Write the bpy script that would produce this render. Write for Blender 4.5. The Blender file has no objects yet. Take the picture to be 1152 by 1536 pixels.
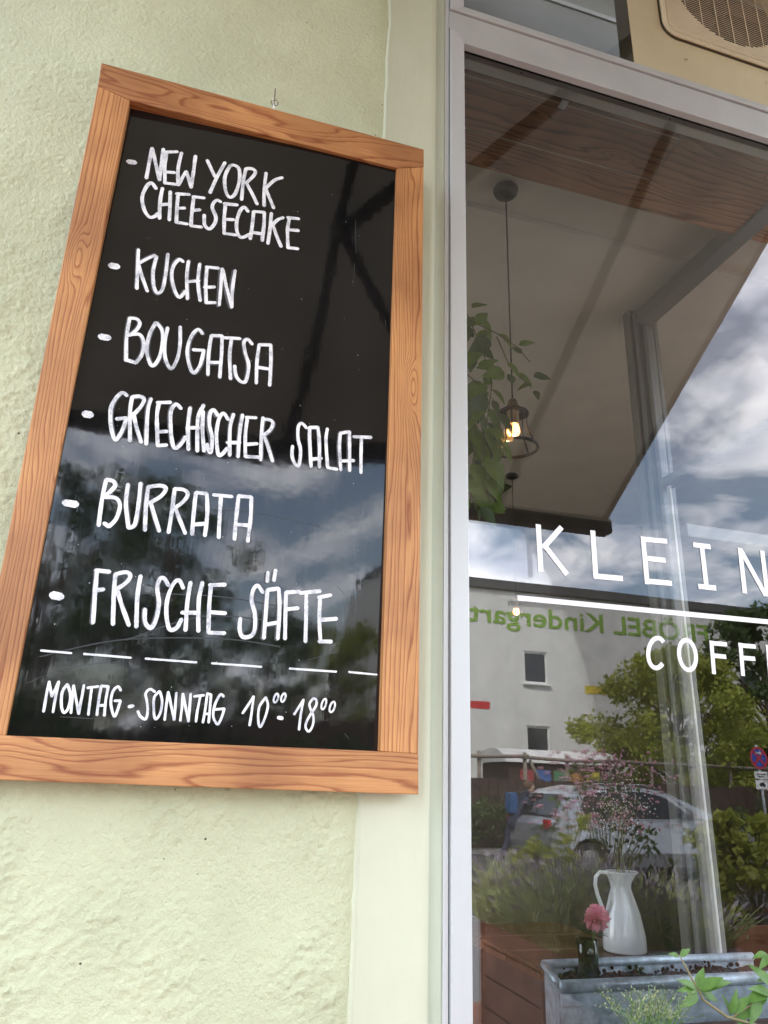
import bpy, bmesh, math, random
import numpy as np
from mathutils import Vector, Matrix, noise as mnoise

random.seed(7)
rng = np.random.default_rng(7)
S = bpy.context.scene
COL = S.collection
R = math.radians

# ------------------------------------------------------------------ camera
EYE = Vector((0.0, -1.10, 1.65))          # the shop window glass is the plane y = 0
_X = Vector((4067, 532, 1109.)).normalized()
_Z = Vector((100, -3068, 1109.)); _Z = (_Z - _X * _Z.dot(_X)).normalized()
_Y = _Z.cross(_X)
cam_d = bpy.data.cameras.new('camera')
cam = bpy.data.objects.new('camera', cam_d); COL.objects.link(cam)
right = Vector((_X[0], _Y[0], _Z[0])); down = Vector((_X[1], _Y[1], _Z[1])); fwd = Vector((_X[2], _Y[2], _Z[2]))
m = Matrix((right, -down, -fwd)).transposed().to_4x4(); m.translation = EYE
cam.matrix_world = m
cam_d.sensor_fit = 'HORIZONTAL'; cam_d.sensor_width = 36; cam_d.lens = 36 * 1109 / 1152
cam_d.clip_start = 0.02; cam_d.clip_end = 2000
S.camera = cam

# ------------------------------------------------------------------ sky and sun
SUN_EL, SUN_AZ = R(52), R(-28)            # azimuth from +y (behind the cafe) towards +x
S.view_settings.view_transform = 'Standard'
S.view_settings.look = 'None'
S.view_settings.exposure = 2.58
S.view_settings.gamma = 1
S.view_settings.use_curve_mapping = False
w = bpy.data.worlds.new('World'); S.world = w; w.use_nodes = True
nt = w.node_tree; nt.nodes.clear(); N = nt.nodes.new; L = nt.links.new
out = N('ShaderNodeOutputWorld'); bg = N('ShaderNodeBackground'); L(bg.outputs[0], out.inputs[0])
bg.inputs[1].default_value = 0.11
sky = N('ShaderNodeTexSky'); sky.sky_type = 'NISHITA'; sky.sun_disc = False
sky.sun_elevation = SUN_EL; sky.sun_rotation = SUN_AZ
sky.air_density = 1.2; sky.dust_density = 1.5
tc = N('ShaderNodeTexCoord'); sp = N('ShaderNodeSeparateXYZ'); L(tc.outputs['Generated'], sp.inputs[0])
az = N('ShaderNodeMath'); az.operation = 'ADD'; az.inputs[1].default_value = 0.22
mx = N('ShaderNodeMath'); mx.operation = 'MAXIMUM'; mx.inputs[1].default_value = 0.0
L(sp.outputs[2], mx.inputs[0]); L(mx.outputs[0], az.inputs[0])
dv = []
for k in (0, 1):
    d = N('ShaderNodeMath'); d.operation = 'DIVIDE'; L(sp.outputs[k], d.inputs[0]); L(az.outputs[0], d.inputs[1]); dv.append(d)
cb = N('ShaderNodeCombineXYZ'); L(dv[0].outputs[0], cb.inputs[0]); L(dv[1].outputs[0], cb.inputs[1])
cn = N('ShaderNodeTexNoise'); cn.inputs['Scale'].default_value = 3.6; cn.inputs['Detail'].default_value = 9
cn.inputs['Roughness'].default_value = 0.58; cn.inputs['Distortion'].default_value = 0.35; L(cb.outputs[0], cn.inputs['Vector'])
cr = N('ShaderNodeValToRGB'); cr.color_ramp.elements[0].position = 0.44; cr.color_ramp.elements[1].position = 0.60
cr.color_ramp.elements[0].color = (.10, .10, .10, 1); cr.color_ramp.elements[1].color = (1, 1, 1, 1)
L(cn.outputs['Fac'], cr.inputs[0])
cc = N('ShaderNodeTexNoise'); cc.inputs['Scale'].default_value = 5.5; cc.inputs['Detail'].default_value = 6; L(cb.outputs[0], cc.inputs['Vector'])
ccr = N('ShaderNodeValToRGB'); ccr.color_ramp.elements[0].position = 0.35; ccr.color_ramp.elements[1].position = 0.68
ccr.color_ramp.elements[0].color = (7.3, 7.9, 9.6, 1); ccr.color_ramp.elements[1].color = (13.5, 13.6, 14.0, 1)
L(cc.outputs['Fac'], ccr.inputs[0])
mix = N('ShaderNodeMix'); mix.data_type = 'RGBA'
L(cr.outputs[0], mix.inputs[0]); L(sky.outputs[0], mix.inputs[6]); L(ccr.outputs[0], mix.inputs[7])
L(mix.outputs[2], bg.inputs[0])
sun_d = bpy.data.lights.new('sun', 'SUN'); sun_d.energy = 1.8; sun_d.angle = R(3); sun_d.color = (1, .97, .92)
sun = bpy.data.objects.new('sun', sun_d); COL.objects.link(sun)
sv = Vector((math.sin(SUN_AZ) * math.cos(SUN_EL), math.cos(SUN_AZ) * math.cos(SUN_EL), math.sin(SUN_EL)))
sun.rotation_euler = sv.to_track_quat('Z', 'Y').to_euler(); sun.location = (0, 4, 30)
S.cycles.max_bounces = 10; S.cycles.transparent_max_bounces = 24; S.cycles.glossy_bounces = 5
S.cycles.use_denoising = True
S.cycles.sample_clamp_indirect = 6

# ------------------------------------------------------------------ measuring helpers
def ray(px, py):
    d = Vector((px - 576, py - 768, 1109.))
    return Vector((d.dot(_X), d.dot(_Y), d.dot(_Z)))
def P(px, py, y=0.0):
    """the point of the plane y = const that stands at this place of the photograph"""
    d = ray(px, py); return EYE + d * ((y - EYE.y) / d.y)
def PZ(px, py, z):
    d = ray(px, py); return EYE + d * ((z - EYE.z) / d.z)
def PX(px, py, x):
    d = ray(px, py); return EYE + d * ((x - EYE.x) / d.x)
def mir(px, py, Y):
    """where a thing seen in the glass really stands, Y metres along the mirrored view"""
    d = ray(px, py); p = EYE + d * (Y / d.y); return Vector((p.x, -p.y, p.z))

# ------------------------------------------------------------------ object helpers
def wl(o):
    v = Vector((0, 0, 0))
    while o: v = v + o.location; o = o.parent
    return v
def thing(name, label, cat, loc=(0, 0, 0), group=None):
    o = bpy.data.objects.new(name, None); COL.objects.link(o); o.location = loc
    o.empty_display_size = .05
    o['label'] = label; o['category'] = cat
    if group: o['group'] = group
    return o
def tag(o, label, cat, group=None):
    o['label'] = label; o['category'] = cat
    if group: o['group'] = group
    return o
def link(name, me, mats, parent=None, smooth=False):
    o = bpy.data.objects.new(name, me); COL.objects.link(o)
    for mm in (mats if isinstance(mats, (list, tuple)) else [mats]): me.materials.append(mm)
    if parent is not None:
        o.parent = parent
        me.transform(Matrix.Translation(-wl(parent)))
    if smooth:
        me.polygons.foreach_set('use_smooth', [True] * len(me.polygons))
    me.update()
    return o
def pyd(name, verts, faces, mat, parent=None, smooth=False):
    me = bpy.data.meshes.new(name); me.from_pydata([tuple(v) for v in verts], [], faces)
    return link(name, me, mat, parent, smooth)
def obm(name, bm, mat, parent=None, smooth=False):
    me = bpy.data.meshes.new(name); bm.to_mesh(me); bm.free()
    return link(name, me, mat, parent, smooth)
def bx(bm, x0, x1, y0, y1, z0, z1):
    vs = [bm.verts.new(c) for c in ((x0,y0,z0),(x1,y0,z0),(x1,y1,z0),(x0,y1,z0),(x0,y0,z1),(x1,y0,z1),(x1,y1,z1),(x0,y1,z1))]
    for f in ((0,3,2,1),(4,5,6,7),(0,1,5,4),(1,2,6,5),(2,3,7,6),(3,0,4,7)): bm.faces.new([vs[i] for i in f])
def box(name, x0, x1, y0, y1, z0, z1, mat, parent=None, bevel=0):
    bm = bmesh.new(); bx(bm, min(x0,x1), max(x0,x1), min(y0,y1), max(y0,y1), min(z0,z1), max(z0,z1))
    if bevel: bmesh.ops.bevel(bm, geom=bm.edges[:], offset=bevel, segments=2, affect='EDGES', profile=.6)
    return obm(name, bm, mat, parent)
def prism(name, front, depth, mat, parent=None, bevel=0):
    """front: ordered 3-D points of a face; extruded by the vector depth"""
    bm = bmesh.new(); n = len(front)
    a = [bm.verts.new(p) for p in front]; b = [bm.verts.new(Vector(p) + Vector(depth)) for p in front]
    bm.faces.new(a); bm.faces.new(b[::-1])
    for i in range(n): bm.faces.new((a[i], b[i], b[(i+1) % n], a[(i+1) % n]))
    bmesh.ops.recalc_face_normals(bm, faces=bm.faces[:])
    if bevel: bmesh.ops.bevel(bm, geom=bm.edges[:], offset=bevel, segments=2, affect='EDGES', profile=.6)
    return obm(name, bm, mat, parent)
def tube_into(bm, pts, rad, seg=8, cap=True):
    pts = [Vector(p) for p in pts]; rings = []
    rads = rad if isinstance(rad, (list, tuple)) else [rad] * len(pts)
    pn = None
    for i, p in enumerate(pts):
        t = (pts[min(i+1, len(pts)-1)] - pts[max(i-1, 0)])
        if t.length < 1e-9: t = Vector((0,0,1))
        t.normalize()
        if pn is None:
            pn = t.orthogonal().normalized()
        else:
            pn = (pn - t * pn.dot(t)); pn = pn.normalized() if pn.length > 1e-6 else t.orthogonal().normalized()
        b = t.cross(pn)
        rings.append([bm.verts.new(p + (pn * math.cos(a) + b * math.sin(a)) * rads[i]) for a in [2*math.pi*k/seg for k in range(seg)]])
    for r0, r1 in zip(rings, rings[1:]):
        for k in range(seg): bm.faces.new((r0[k], r0[(k+1) % seg], r1[(k+1) % seg], r1[k]))
    if cap: bm.faces.new(rings[0][::-1]); bm.faces.new(rings[-1])
def tube(name, pts, rad, mat, parent=None, seg=8, smooth=True):
    bm = bmesh.new(); tube_into(bm, pts, rad, seg); return obm(name, bm, mat, parent, smooth)
def lathe(name, prof, c, mat, parent=None, seg=32, smooth=True, sx=1.0, cap=True):
    bm = bmesh.new(); c = Vector(c); rings = []
    for r, z in prof: rings.append([bm.verts.new(c + Vector((r*math.cos(a)*sx, r*math.sin(a), z))) for a in [2*math.pi*k/seg for k in range(seg)]])
    for r0, r1 in zip(rings, rings[1:]):
        for k in range(seg): bm.faces.new((r0[k], r0[(k+1) % seg], r1[(k+1) % seg], r1[k]))
    if cap and prof[0][0] > 1e-5: bm.faces.new(rings[0][::-1])
    if cap and prof[-1][0] > 1e-5: bm.faces.new(rings[-1])
    bmesh.ops.remove_doubles(bm, verts=bm.verts[:], dist=1e-6)
    return obm(name, bm, mat, parent, smooth)
def sph(name, c, r, mat, parent=None, seg=12, scale=(1,1,1)):
    bm = bmesh.new(); bmesh.ops.create_uvsphere(bm, u_segments=seg, v_segments=max(6, seg//2), radius=r)
    for v in bm.verts: v.co = Vector((v.co.x*scale[0], v.co.y*scale[1], v.co.z*scale[2])) + Vector(c)
    return obm(name, bm, mat, parent, True)

# ------------------------------------------------------------------ materials
MC = {}
def mat(name, col, rough=.6, metal=0, var=.12, vscale=6, bump=0, bscale=40, spec=None, emis=None, coat=0, trans=0, coord='Object', stretch=(1,1,1), dirt=None):
    if name in MC: return MC[name]
    M = bpy.data.materials.new(name); M.use_nodes = True; MC[name] = M
    t = M.node_tree; b = t.nodes['Principled BSDF']; n = t.nodes.new; l = t.links.new
    b.inputs['Roughness'].default_value = rough; b.inputs['Metallic'].default_value = metal
    if spec is not None: b.inputs['Specular IOR Level'].default_value = spec
    if coat: b.inputs['Coat Weight'].default_value = coat; b.inputs['Coat Roughness'].default_value = .05
    c = n('ShaderNodeTexCoord'); mp = n('ShaderNodeMapping'); mp.inputs['Scale'].default_value = stretch
    l(c.outputs[coord], mp.inputs[0])
    no = n('ShaderNodeTexNoise'); no.inputs['Scale'].default_value = vscale; no.inputs['Detail'].default_value = 6; no.inputs['Roughness'].default_value = .6
    l(mp.outputs[0], no.inputs['Vector'])
    rp = n('ShaderNodeValToRGB'); rp.color_ramp.elements[0].position = .3; rp.color_ramp.elements[1].position = .7
    a = [max(0, x * (1 - var)) for x in col]; z = [min(1, x * (1 + var)) for x in col]
    if dirt: a = dirt
    rp.color_ramp.elements[0].color = (*a, 1); rp.color_ramp.elements[1].color = (*z, 1)
    l(no.outputs['Fac'], rp.inputs[0]); l(rp.outputs[0], b.inputs['Base Color'])
    if bump:
        bn = n('ShaderNodeTexNoise'); bn.inputs['Scale'].default_value = bscale; bn.inputs['Detail'].default_value = 5
        l(mp.outputs[0], bn.inputs['Vector'])
        bu = n('ShaderNodeBump'); bu.inputs['Strength'].default_value = bump; bu.inputs['Distance'].default_value = .01
        l(bn.outputs['Fac'], bu.inputs['Height']); l(bu.outputs[0], b.inputs['Normal'])
    if emis: b.inputs['Emission Color'].default_value = (*emis[0], 1); b.inputs['Emission Strength'].default_value = emis[1]
    if trans:
        tr = n('ShaderNodeBsdfTranslucent'); l(rp.outputs[0], tr.inputs[0])
        mxn = n('ShaderNodeMixShader'); mxn.inputs[0].default_value = trans
        l(b.outputs[0], mxn.inputs[1]); l(tr.outputs[0], mxn.inputs[2])
        l(mxn.outputs[0], t.nodes['Material Output'].inputs[0])
    return M

def glass_mat(name, ior, tint=(1,1,1)):
    M = bpy.data.materials.new(name); M.use_nodes = True
    t = M.node_tree; t.nodes.clear(); n = t.nodes.new; l = t.links.new
    o = n('ShaderNodeOutputMaterial'); f = n('ShaderNodeFresnel'); f.inputs[0].default_value = ior
    g = n('ShaderNodeBsdfGlossy'); g.inputs['Roughness'].default_value = 0.0
    tr = n('ShaderNodeBsdfTransparent'); tr.inputs[0].default_value = (*tint, 1)
    c = n('ShaderNodeTexCoord'); no = n('ShaderNodeTexNoise'); no.inputs['Scale'].default_value = 1.6; no.inputs['Detail'].default_value = 1
    bu = n('ShaderNodeBump'); bu.inputs['Strength'].default_value = .25; bu.inputs['Distance'].default_value = .002
    l(c.outputs['Object'], no.inputs['Vector']); l(no.outputs['Fac'], bu.inputs['Height']); l(bu.outputs[0], g.inputs['Normal'])
    mi = n('ShaderNodeMixShader'); l(f.outputs[0], mi.inputs[0]); l(tr.outputs[0], mi.inputs[1]); l(g.outputs[0], mi.inputs[2])
    l(mi.outputs[0], o.inputs[0]); return M
def clear_mat(name, tint):
    M = bpy.data.materials.new(name); M.use_nodes = True
    t = M.node_tree; t.nodes.clear(); o = t.nodes.new('ShaderNodeOutputMaterial'); tr = t.nodes.new('ShaderNodeBsdfTransparent')
    tr.inputs[0].default_value = (*tint, 1); t.links.new(tr.outputs[0], o.inputs[0]); return M
M_glassf = glass_mat('window_glass_face', 1.86)
M_glassb = clear_mat('window_glass_body', (.99, .995, .99))

def wood_mat(name, dark, light, rings=11, sv=(1.3, 9.0), rough=.45, uv=True, K=None, A=4., finescale=220, bump=.15):
    """grain drawn along the u axis of the board's own UV map (metres)"""
    M = bpy.data.materials.new(name); M.use_nodes = True; MC[name] = M
    t = M.node_tree; b = t.nodes['Principled BSDF']; n = t.nodes.new; l = t.links.new
    c = n('ShaderNodeTexCoord'); src = c.outputs['UV'] if uv else c.outputs['Object']
    mp = n('ShaderNodeMapping'); mp.inputs['Scale'].default_value = (sv[0], sv[1], sv[1]); l(src, mp.inputs[0])
    no = n('ShaderNodeTexNoise'); no.inputs['Scale'].default_value = 1.0; no.inputs['Detail'].default_value = 2.2; no.inputs['Roughness'].default_value = .42
    no.inputs['Distortion'].default_value = .5
    l(mp.outputs[0], no.inputs['Vector'])
    mu = n('ShaderNodeMath'); mu.operation = 'MULTIPLY'; mu.inputs[1].default_value = rings; l(no.outputs['Fac'], mu.inputs[0])
    if K:
        # nearly parallel year rings: v*K pushed about by broad noise and a few knots
        sx = n('ShaderNodeSeparateXYZ'); l(src, sx.inputs[0])
        mu.inputs[1].default_value = A
        vk = n('ShaderNodeMath'); vk.operation = 'MULTIPLY_ADD'; vk.inputs[1].default_value = K; l(sx.outputs[1], vk.inputs[0]); l(mu.outputs[0], vk.inputs[2])
        mpk = n('ShaderNodeMapping'); mpk.inputs['Scale'].default_value = (3.2, 11, 11); l(src, mpk.inputs[0])
        vo = n('ShaderNodeTexVoronoi'); vo.inputs['Scale'].default_value = 1.0; vo.inputs['Randomness'].default_value = 1; l(mpk.outputs[0], vo.inputs['Vector'])
        kr = n('ShaderNodeMapRange'); kr.inputs['From Min'].default_value = .0; kr.inputs['From Max'].default_value = .24; kr.inputs['To Min'].default_value = A*.38; kr.inputs['To Max'].default_value = 0; kr.interpolation_type = 'SMOOTHSTEP'
        l(vo.outputs['Distance'], kr.inputs['Value'])
        sm_ = n('ShaderNodeMath'); sm_.operation = 'ADD'; l(vk.outputs[0], sm_.inputs[0]); l(kr.outputs[0], sm_.inputs[1])
        nf = n('ShaderNodeTexNoise'); nf.inputs['Scale'].default_value = 1; nf.inputs['Detail'].default_value = 3
        mpf = n('ShaderNodeMapping'); mpf.inputs['Scale'].default_value = (9, 90, 90); l(src, mpf.inputs[0]); l(mpf.outputs[0], nf.inputs['Vector'])
        sm2 = n('ShaderNodeMath'); sm2.operation = 'MULTIPLY_ADD'; sm2.inputs[1].default_value = .8; l(nf.outputs['Fac'], sm2.inputs[0]); l(sm_.outputs[0], sm2.inputs[2])
        mu = sm2
    fr = n('ShaderNodeMath'); fr.operation = 'FRACT'; l(mu.outputs[0], fr.inputs[0])
    rp = n('ShaderNodeValToRGB'); e = rp.color_ramp.elements
    e[0].position = 0; e[0].color = (*light, 1); e[1].position = 1; e[1].color = (*light, 1)
    k = e.new(.62); k.color = (*[a*.75+b_*.25 for a, b_ in zip(light, dark)], 1)
    k = e.new(.82); k.color = (*dark, 1)
    k = e.new(.90); k.color = (*[a*.4+b_*.6 for a, b_ in zip(light, dark)], 1)
    l(fr.outputs[0], rp.inputs[0])
    mp2 = n('ShaderNodeMapping'); mp2.inputs['Scale'].default_value = (finescale*.03, finescale, finescale); l(src, mp2.inputs[0])
    n2 = n('ShaderNodeTexNoise'); n2.inputs['Scale'].default_value = 1; n2.inputs['Detail'].default_value = 4; l(mp2.outputs[0], n2.inputs['Vector'])
    r2 = n('ShaderNodeValToRGB'); r2.color_ramp.elements[0].position = .3; r2.color_ramp.elements[1].position = .7
    r2.color_ramp.elements[0].color = (.74,.68,.64,1); r2.color_ramp.elements[1].color = (1.08,1.08,1.08,1); l(n2.outputs['Fac'], r2.inputs[0])
    mm = n('ShaderNodeMix'); mm.data_type = 'RGBA'; mm.blend_type = 'MULTIPLY'; mm.inputs[0].default_value = .8
    l(rp.outputs[0], mm.inputs[6]); l(r2.outputs[0], mm.inputs[7])
    n3 = n('ShaderNodeTexNoise'); n3.inputs['Scale'].default_value = 5; n3.inputs['Detail'].default_value = 5; l(src, n3.inputs['Vector'])
    r3 = n('ShaderNodeValToRGB'); r3.color_ramp.elements[0].position = .35; r3.color_ramp.elements[1].position = .65
    r3.color_ramp.elements[0].color = (.66,.58,.54,1); r3.color_ramp.elements[1].color = (1.1,1.08,1.05,1); l(n3.outputs['Fac'], r3.inputs[0])
    m3 = n('ShaderNodeMix'); m3.data_type = 'RGBA'; m3.blend_type = 'MULTIPLY'; m3.inputs[0].default_value = .95
    l(mm.outputs[2], m3.inputs[6]); l(r3.outputs[0], m3.inputs[7]); l(m3.outputs[2], b.inputs['Base Color'])
    b.inputs['Roughness'].default_value = rough
    bu = n('ShaderNodeBump'); bu.inputs['Strength'].default_value = bump; bu.inputs['Distance'].default_value = .002
    l(mm.outputs[2], bu.inputs['Height']); l(bu.outputs[0], b.inputs['Normal'])
    return M
M_pine = wood_mat('varnished_pine', (.30,.10,.03), (.56,.285,.105), K=150, A=13, sv=(1.5,14), finescale=420, bump=.35, rough=.5)
M_pine2 = wood_mat('varnished_pine_flat_sawn', (.30,.095,.03), (.54,.27,.10), K=60, A=13, sv=(2.6,13), finescale=420, bump=.35, rough=.5)
M_plank = wood_mat('weathered_brown_plank', (.16,.07,.035), (.52,.29,.17), K=48, A=9, sv=(1.3,7), rough=.6, uv=False, finescale=150)
M_deckw = wood_mat('oiled_red_brown_board', (.20,.075,.038), (.36,.18,.115), K=90, A=4, sv=(1.2,8), rough=.55, uv=False)
M_table = wood_mat('brown_table_wood', (.07,.035,.02), (.17,.085,.05), rings=9, sv=(1.4,12), rough=.4, uv=False)

def plaster_mat(name, c0, c1, bump, scale, specks=False, brush=False):
    M = bpy.data.materials.new(name); M.use_nodes = True
    t = M.node_tree; b = t.nodes['Principled BSDF']; n = t.nodes.new; l = t.links.new
    b.inputs['Roughness'].default_value = .55; b.inputs['Specular IOR Level'].default_value = .35
    c = n('ShaderNodeTexCoord')
    no = n('ShaderNodeTexNoise'); no.inputs['Scale'].default_value = 3.5; no.inputs['Detail'].default_value = 8; no.inputs['Roughness'].default_value = .6; l(c.outputs['Object'], no.inputs['Vector'])
    rp = n('ShaderNodeValToRGB'); rp.color_ramp.elements[0].position = .35; rp.color_ramp.elements[1].position = .65
    rp.color_ramp.elements[0].color = (*c0, 1); rp.color_ramp.elements[1].color = (*c1, 1); l(no.outputs['Fac'], rp.inputs[0])
    last = rp.outputs[0]
    if specks:
        vo = n('ShaderNodeTexVoronoi'); vo.inputs['Scale'].default_value = 48; l(c.outputs['Object'], vo.inputs['Vector'])
        lt = n('ShaderNodeMath'); lt.operation = 'LESS_THAN'; lt.inputs[1].default_value = .075; l(vo.outputs['Distance'], lt.inputs[0])
        n5 = n('ShaderNodeTexNoise'); n5.inputs['Scale'].default_value = 5.5; n5.inputs['Detail'].default_value = 2; l(c.outputs['Object'], n5.inputs['Vector'])
        gt = n('ShaderNodeMath'); gt.operation = 'GREATER_THAN'; gt.inputs[1].default_value = .60; l(n5.outputs['Fac'], gt.inputs[0])
        mu = n('ShaderNodeMath'); mu.operation = 'MULTIPLY'; l(lt.outputs[0], mu.inputs[0]); l(gt.outputs[0], mu.inputs[1])
        mi = n('ShaderNodeMix'); mi.data_type = 'RGBA'; l(mu.outputs[0], mi.inputs[0]); l(last, mi.inputs[6]); mi.inputs[7].default_value = (.09,.08,.05,1); last = mi.outputs[2]
    l(last, b.inputs['Base Color'])
    mp = n('ShaderNodeMapping'); mp.inputs['Scale'].default_value = (1, 1, .12) if brush else (1, 1, 1); l(c.outputs['Object'], mp.inputs[0])
    bn = n('ShaderNodeTexNoise'); bn.inputs['Scale'].default_value = scale; bn.inputs['Detail'].default_value = 7; bn.inputs['Roughness'].default_value = .68; l(mp.outputs[0], bn.inputs['Vector'])
    bu = n('ShaderNodeBump'); bu.inputs['Strength'].default_value = bump; bu.inputs['Distance'].default_value = .006
    l(bn.outputs['Fac'], bu.inputs['Height']); l(bu.outputs[0], b.inputs['Normal'])
    return M
M_rough = plaster_mat('rough_pale_green_plaster', (.54,.56,.365), (.64,.66,.44), .9, 130, specks=True)
M_smooth = plaster_mat('smooth_cream_paint', (.51,.525,.38), (.56,.575,.425), .25, 55, brush=True)
M_bead = plaster_mat('grey_green_paint', (.42,.46,.35), (.47,.51,.39), .15, 60, brush=True)
M_alu = mat('anodised_aluminium_frame', (.52,.535,.525), rough=.42, metal=.2, var=.05, vscale=2.5, bump=.04, bscale=300, stretch=(1,1,.05))
M_aluh = mat('weathered_aluminium_rail', (.49,.50,.485), rough=.42, metal=.25, var=.08, vscale=7, bump=.03, bscale=200)
M_aludark = mat('shaded_aluminium_channel', (.20,.20,.20), rough=.6, metal=.3)  # darker copy of the frame aluminium, shade of the recess put into its colour
M_gasket = mat('black_rubber_seal', (.02,.02,.02), rough=.7)
M_inframe = mat('cream_inner_frame', (.85,.82,.74), rough=.5, var=.1)
M_vinyl = mat('white_vinyl', (.82,.80,.80), rough=.45, var=.02)
M_ceil = mat('greige_plaster_ceiling', (.68,.65,.59), rough=.85, var=.07, vscale=4, bump=.15, bscale=12)
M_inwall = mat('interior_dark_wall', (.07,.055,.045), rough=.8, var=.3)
M_whitepaint = mat('white_gloss_paint', (.72,.71,.68), rough=.35, var=.04)
M_black = mat('black_metal', (.015,.014,.013), rough=.45)
M_chrome = mat('brushed_nickel', (.55,.52,.48), rough=.25, metal=1)
M_brass = mat('aged_brass_fitting', (.30,.22,.14), rough=.35, metal=1)
M_enamel = mat('white_enamel', (.78,.79,.80), rough=.12, var=.02, coat=.5)
M_zinc = mat('galvanised_zinc', (.46,.54,.62), rough=.42, metal=.35, var=.4, vscale=45, bump=.1, bscale=60)
M_soil = mat('dark_soil', (.035,.024,.017), rough=.95, var=.5, vscale=80, bump=1, bscale=120)
M_acbeige = mat('yellowed_beige_plastic', (.56,.48,.30), rough=.5, var=.09, vscale=5)
M_acbezel = mat('light_beige_plastic', (.68,.59,.41), rough=.45, var=.05, vscale=8)
M_acdark = mat('dark_copper_coil', (.028,.017,.011), rough=.5, metal=.3, var=.6, vscale=14)
M_chalkboard = None
# ================================================================== THE CAFE BUILDING
GY = 0.0                                   # glass
WY = -0.012                                # face of the rough plaster
FL = 0.0                                   # ground level
cafe = thing('cafe_building', 'pale green plastered cafe front with aluminium shop window, filling the whole view', 'building', (0.0, 0.0, 0.0))
x_strip, x_bead, x_out, x_sash, x_gl = .2925, .3980, .4180, .4285, .4605
# rough plaster with real relief
def rough_wall():
    x0, x1, z0, z1 = -.75, x_strip, 1.05, 3.95
    st = .0032
    nx, nz = int((x1-x0)/st)+1, int((z1-z0)/st)+1
    fx = np.fft.fftfreq(nx, st)[None, :]; fz = np.fft.fftfreq(nz, st)[:, None]
    def band(lo, hi, ang=None, an=1.0):
        gx, gz = fx, fz
        if ang is not None:
            c, s = math.cos(ang), math.sin(ang); gx, gz = (fx*c + fz*s)*an, (-fx*s + fz*c)
        f = np.sqrt(gx**2 + gz**2)
        filt = np.exp(-((np.log(f + 1e-6) - math.log((lo*hi)**.5)) / (math.log(hi/lo)/1.6))**2)
        r = np.real(np.fft.ifft2(np.fft.fft2(rng.standard_normal((nz, nx))) * filt)); return r / r.std()
    xs = x0 + np.arange(nx)*st; zs = z0 + np.arange(nz)*st
    XX, ZZ = np.meshgrid(xs, zs)
    a = band(45, 130); b = band(18, 55, .7, 1.8); c = band(1.2, 5); big = band(4, 12)
    h = .00075*a + .0011*np.tanh(b) + .0006*big
    h = np.where(h > 0, h*1.25, h*.7)
    amp = np.clip(.55 + .25*c, .25, 1.0)
    # calmer above the board, coarser at the lower left
    amp *= np.interp(ZZ, [1.2, 1.7, 2.6, 3.2], [1.15, 1.0, .62, .28])
    edge = np.clip((x1 - XX)/.03, 0, 1)
    y = WY + .006 - h*amp*1.25*edge - .0022*c*edge*0.6
    y = np.minimum(y, WY + .012)
    co = np.stack([XX, y, ZZ], -1).reshape(-1, 3).astype(np.float32)
    i = (np.arange(nz-1)[:, None]*nx + np.arange(nx-1)[None, :]).reshape(-1)
    q = np.stack([i, i+1, i+nx+1, i+nx], -1).astype(np.int32)
    me = bpy.data.meshes.new('rough_plaster'); me.vertices.add(len(co)); me.vertices.foreach_set('co', co.ravel())
    me.loops.add(q.size); me.loops.foreach_set('vertex_index', q.ravel())
    me.polygons.add(len(q)); me.polygons.foreach_set('loop_start', np.arange(0, q.size, 4, dtype=np.int32)); me.polygons.foreach_set('loop_total', np.full(len(q), 4, dtype=np.int32))
    me.update(calc_edges=True); me.validate()
    return link('rough_plaster', me, M_rough, cafe, True)
rough_wall()
wb = bmesh.new()
bx(wb, -9, x_strip-.001, .012, .45, 0, 4.62)                    # masonry behind the plaster, left of the window
bx(wb, -9, -.75, -.004, .011, 0, 4.62)
bx(wb, -.7499, x_strip-.002, -.003, .0115, 0, 1.05); bx(wb, -.7499, x_strip-.002, -.003, .0115, 3.95, 4.62)
bx(wb, x_strip-.0005, x_out-.001, .014, .45, 0, 4.62)
bx(wb, x_out, 1.56, .0, .45, 4.35, 4.62)                        # above the window
bx(wb, x_out, 1.56, .012, .30, 0, 1.22)                      # below the window
bx(wb, 1.5605, 2.75, .0, .45, 4.35, 4.62)
bx(wb, 2.7505, 9, .0, .45, 0, 4.62)
obm('outer_wall', wb, plaster_mat('facade_plaster', (.54,.55,.41), (.59,.60,.46), .5, 60), cafe)
# smooth painted border, slightly wobbly inner edge
zs = np.linspace(0, 4.6, 300)
vs, fs = [], []
for z in zs:
    e = x_strip + .0035*mnoise.noise(Vector((0, 3, z*9))) + .002*mnoise.noise(Vector((5, 1, z*40)))
    ew = .004*mnoise.noise(Vector((2, 9, z*2)))
    vs += [(e-.004, WY+.006, z), (e, WY-.0035, z), (e+.004, WY-.0015, z), (x_bead-.012, WY-.001, z), (x_bead-.002, WY-.002, z), (x_bead, WY+.001, z)]
for i in range(len(zs)-1):
    for k in range(5): a = i*6+k; fs.append((a, a+1, a+7, a+6))
pyd('smooth_border', vs, fs, M_smooth, cafe, True)
vs, fs = [], []
for z in zs:
    e = .0012*mnoise.noise(Vector((0, 3, z*13)))
    vs += [(x_bead, WY+.001, z), (x_bead+.0015, WY+.004, z), (x_out-.003, WY+.0035+e, z), (x_out+e, WY+.001, z), (x_out+.001+e, WY+.008, z)]
for i in range(len(zs)-1):
    for k in range(4): a = i*5+k; fs.append((a, a+1, a+6, a+5))
pyd('painted_bead', vs, fs, M_bead, cafe, True)

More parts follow.
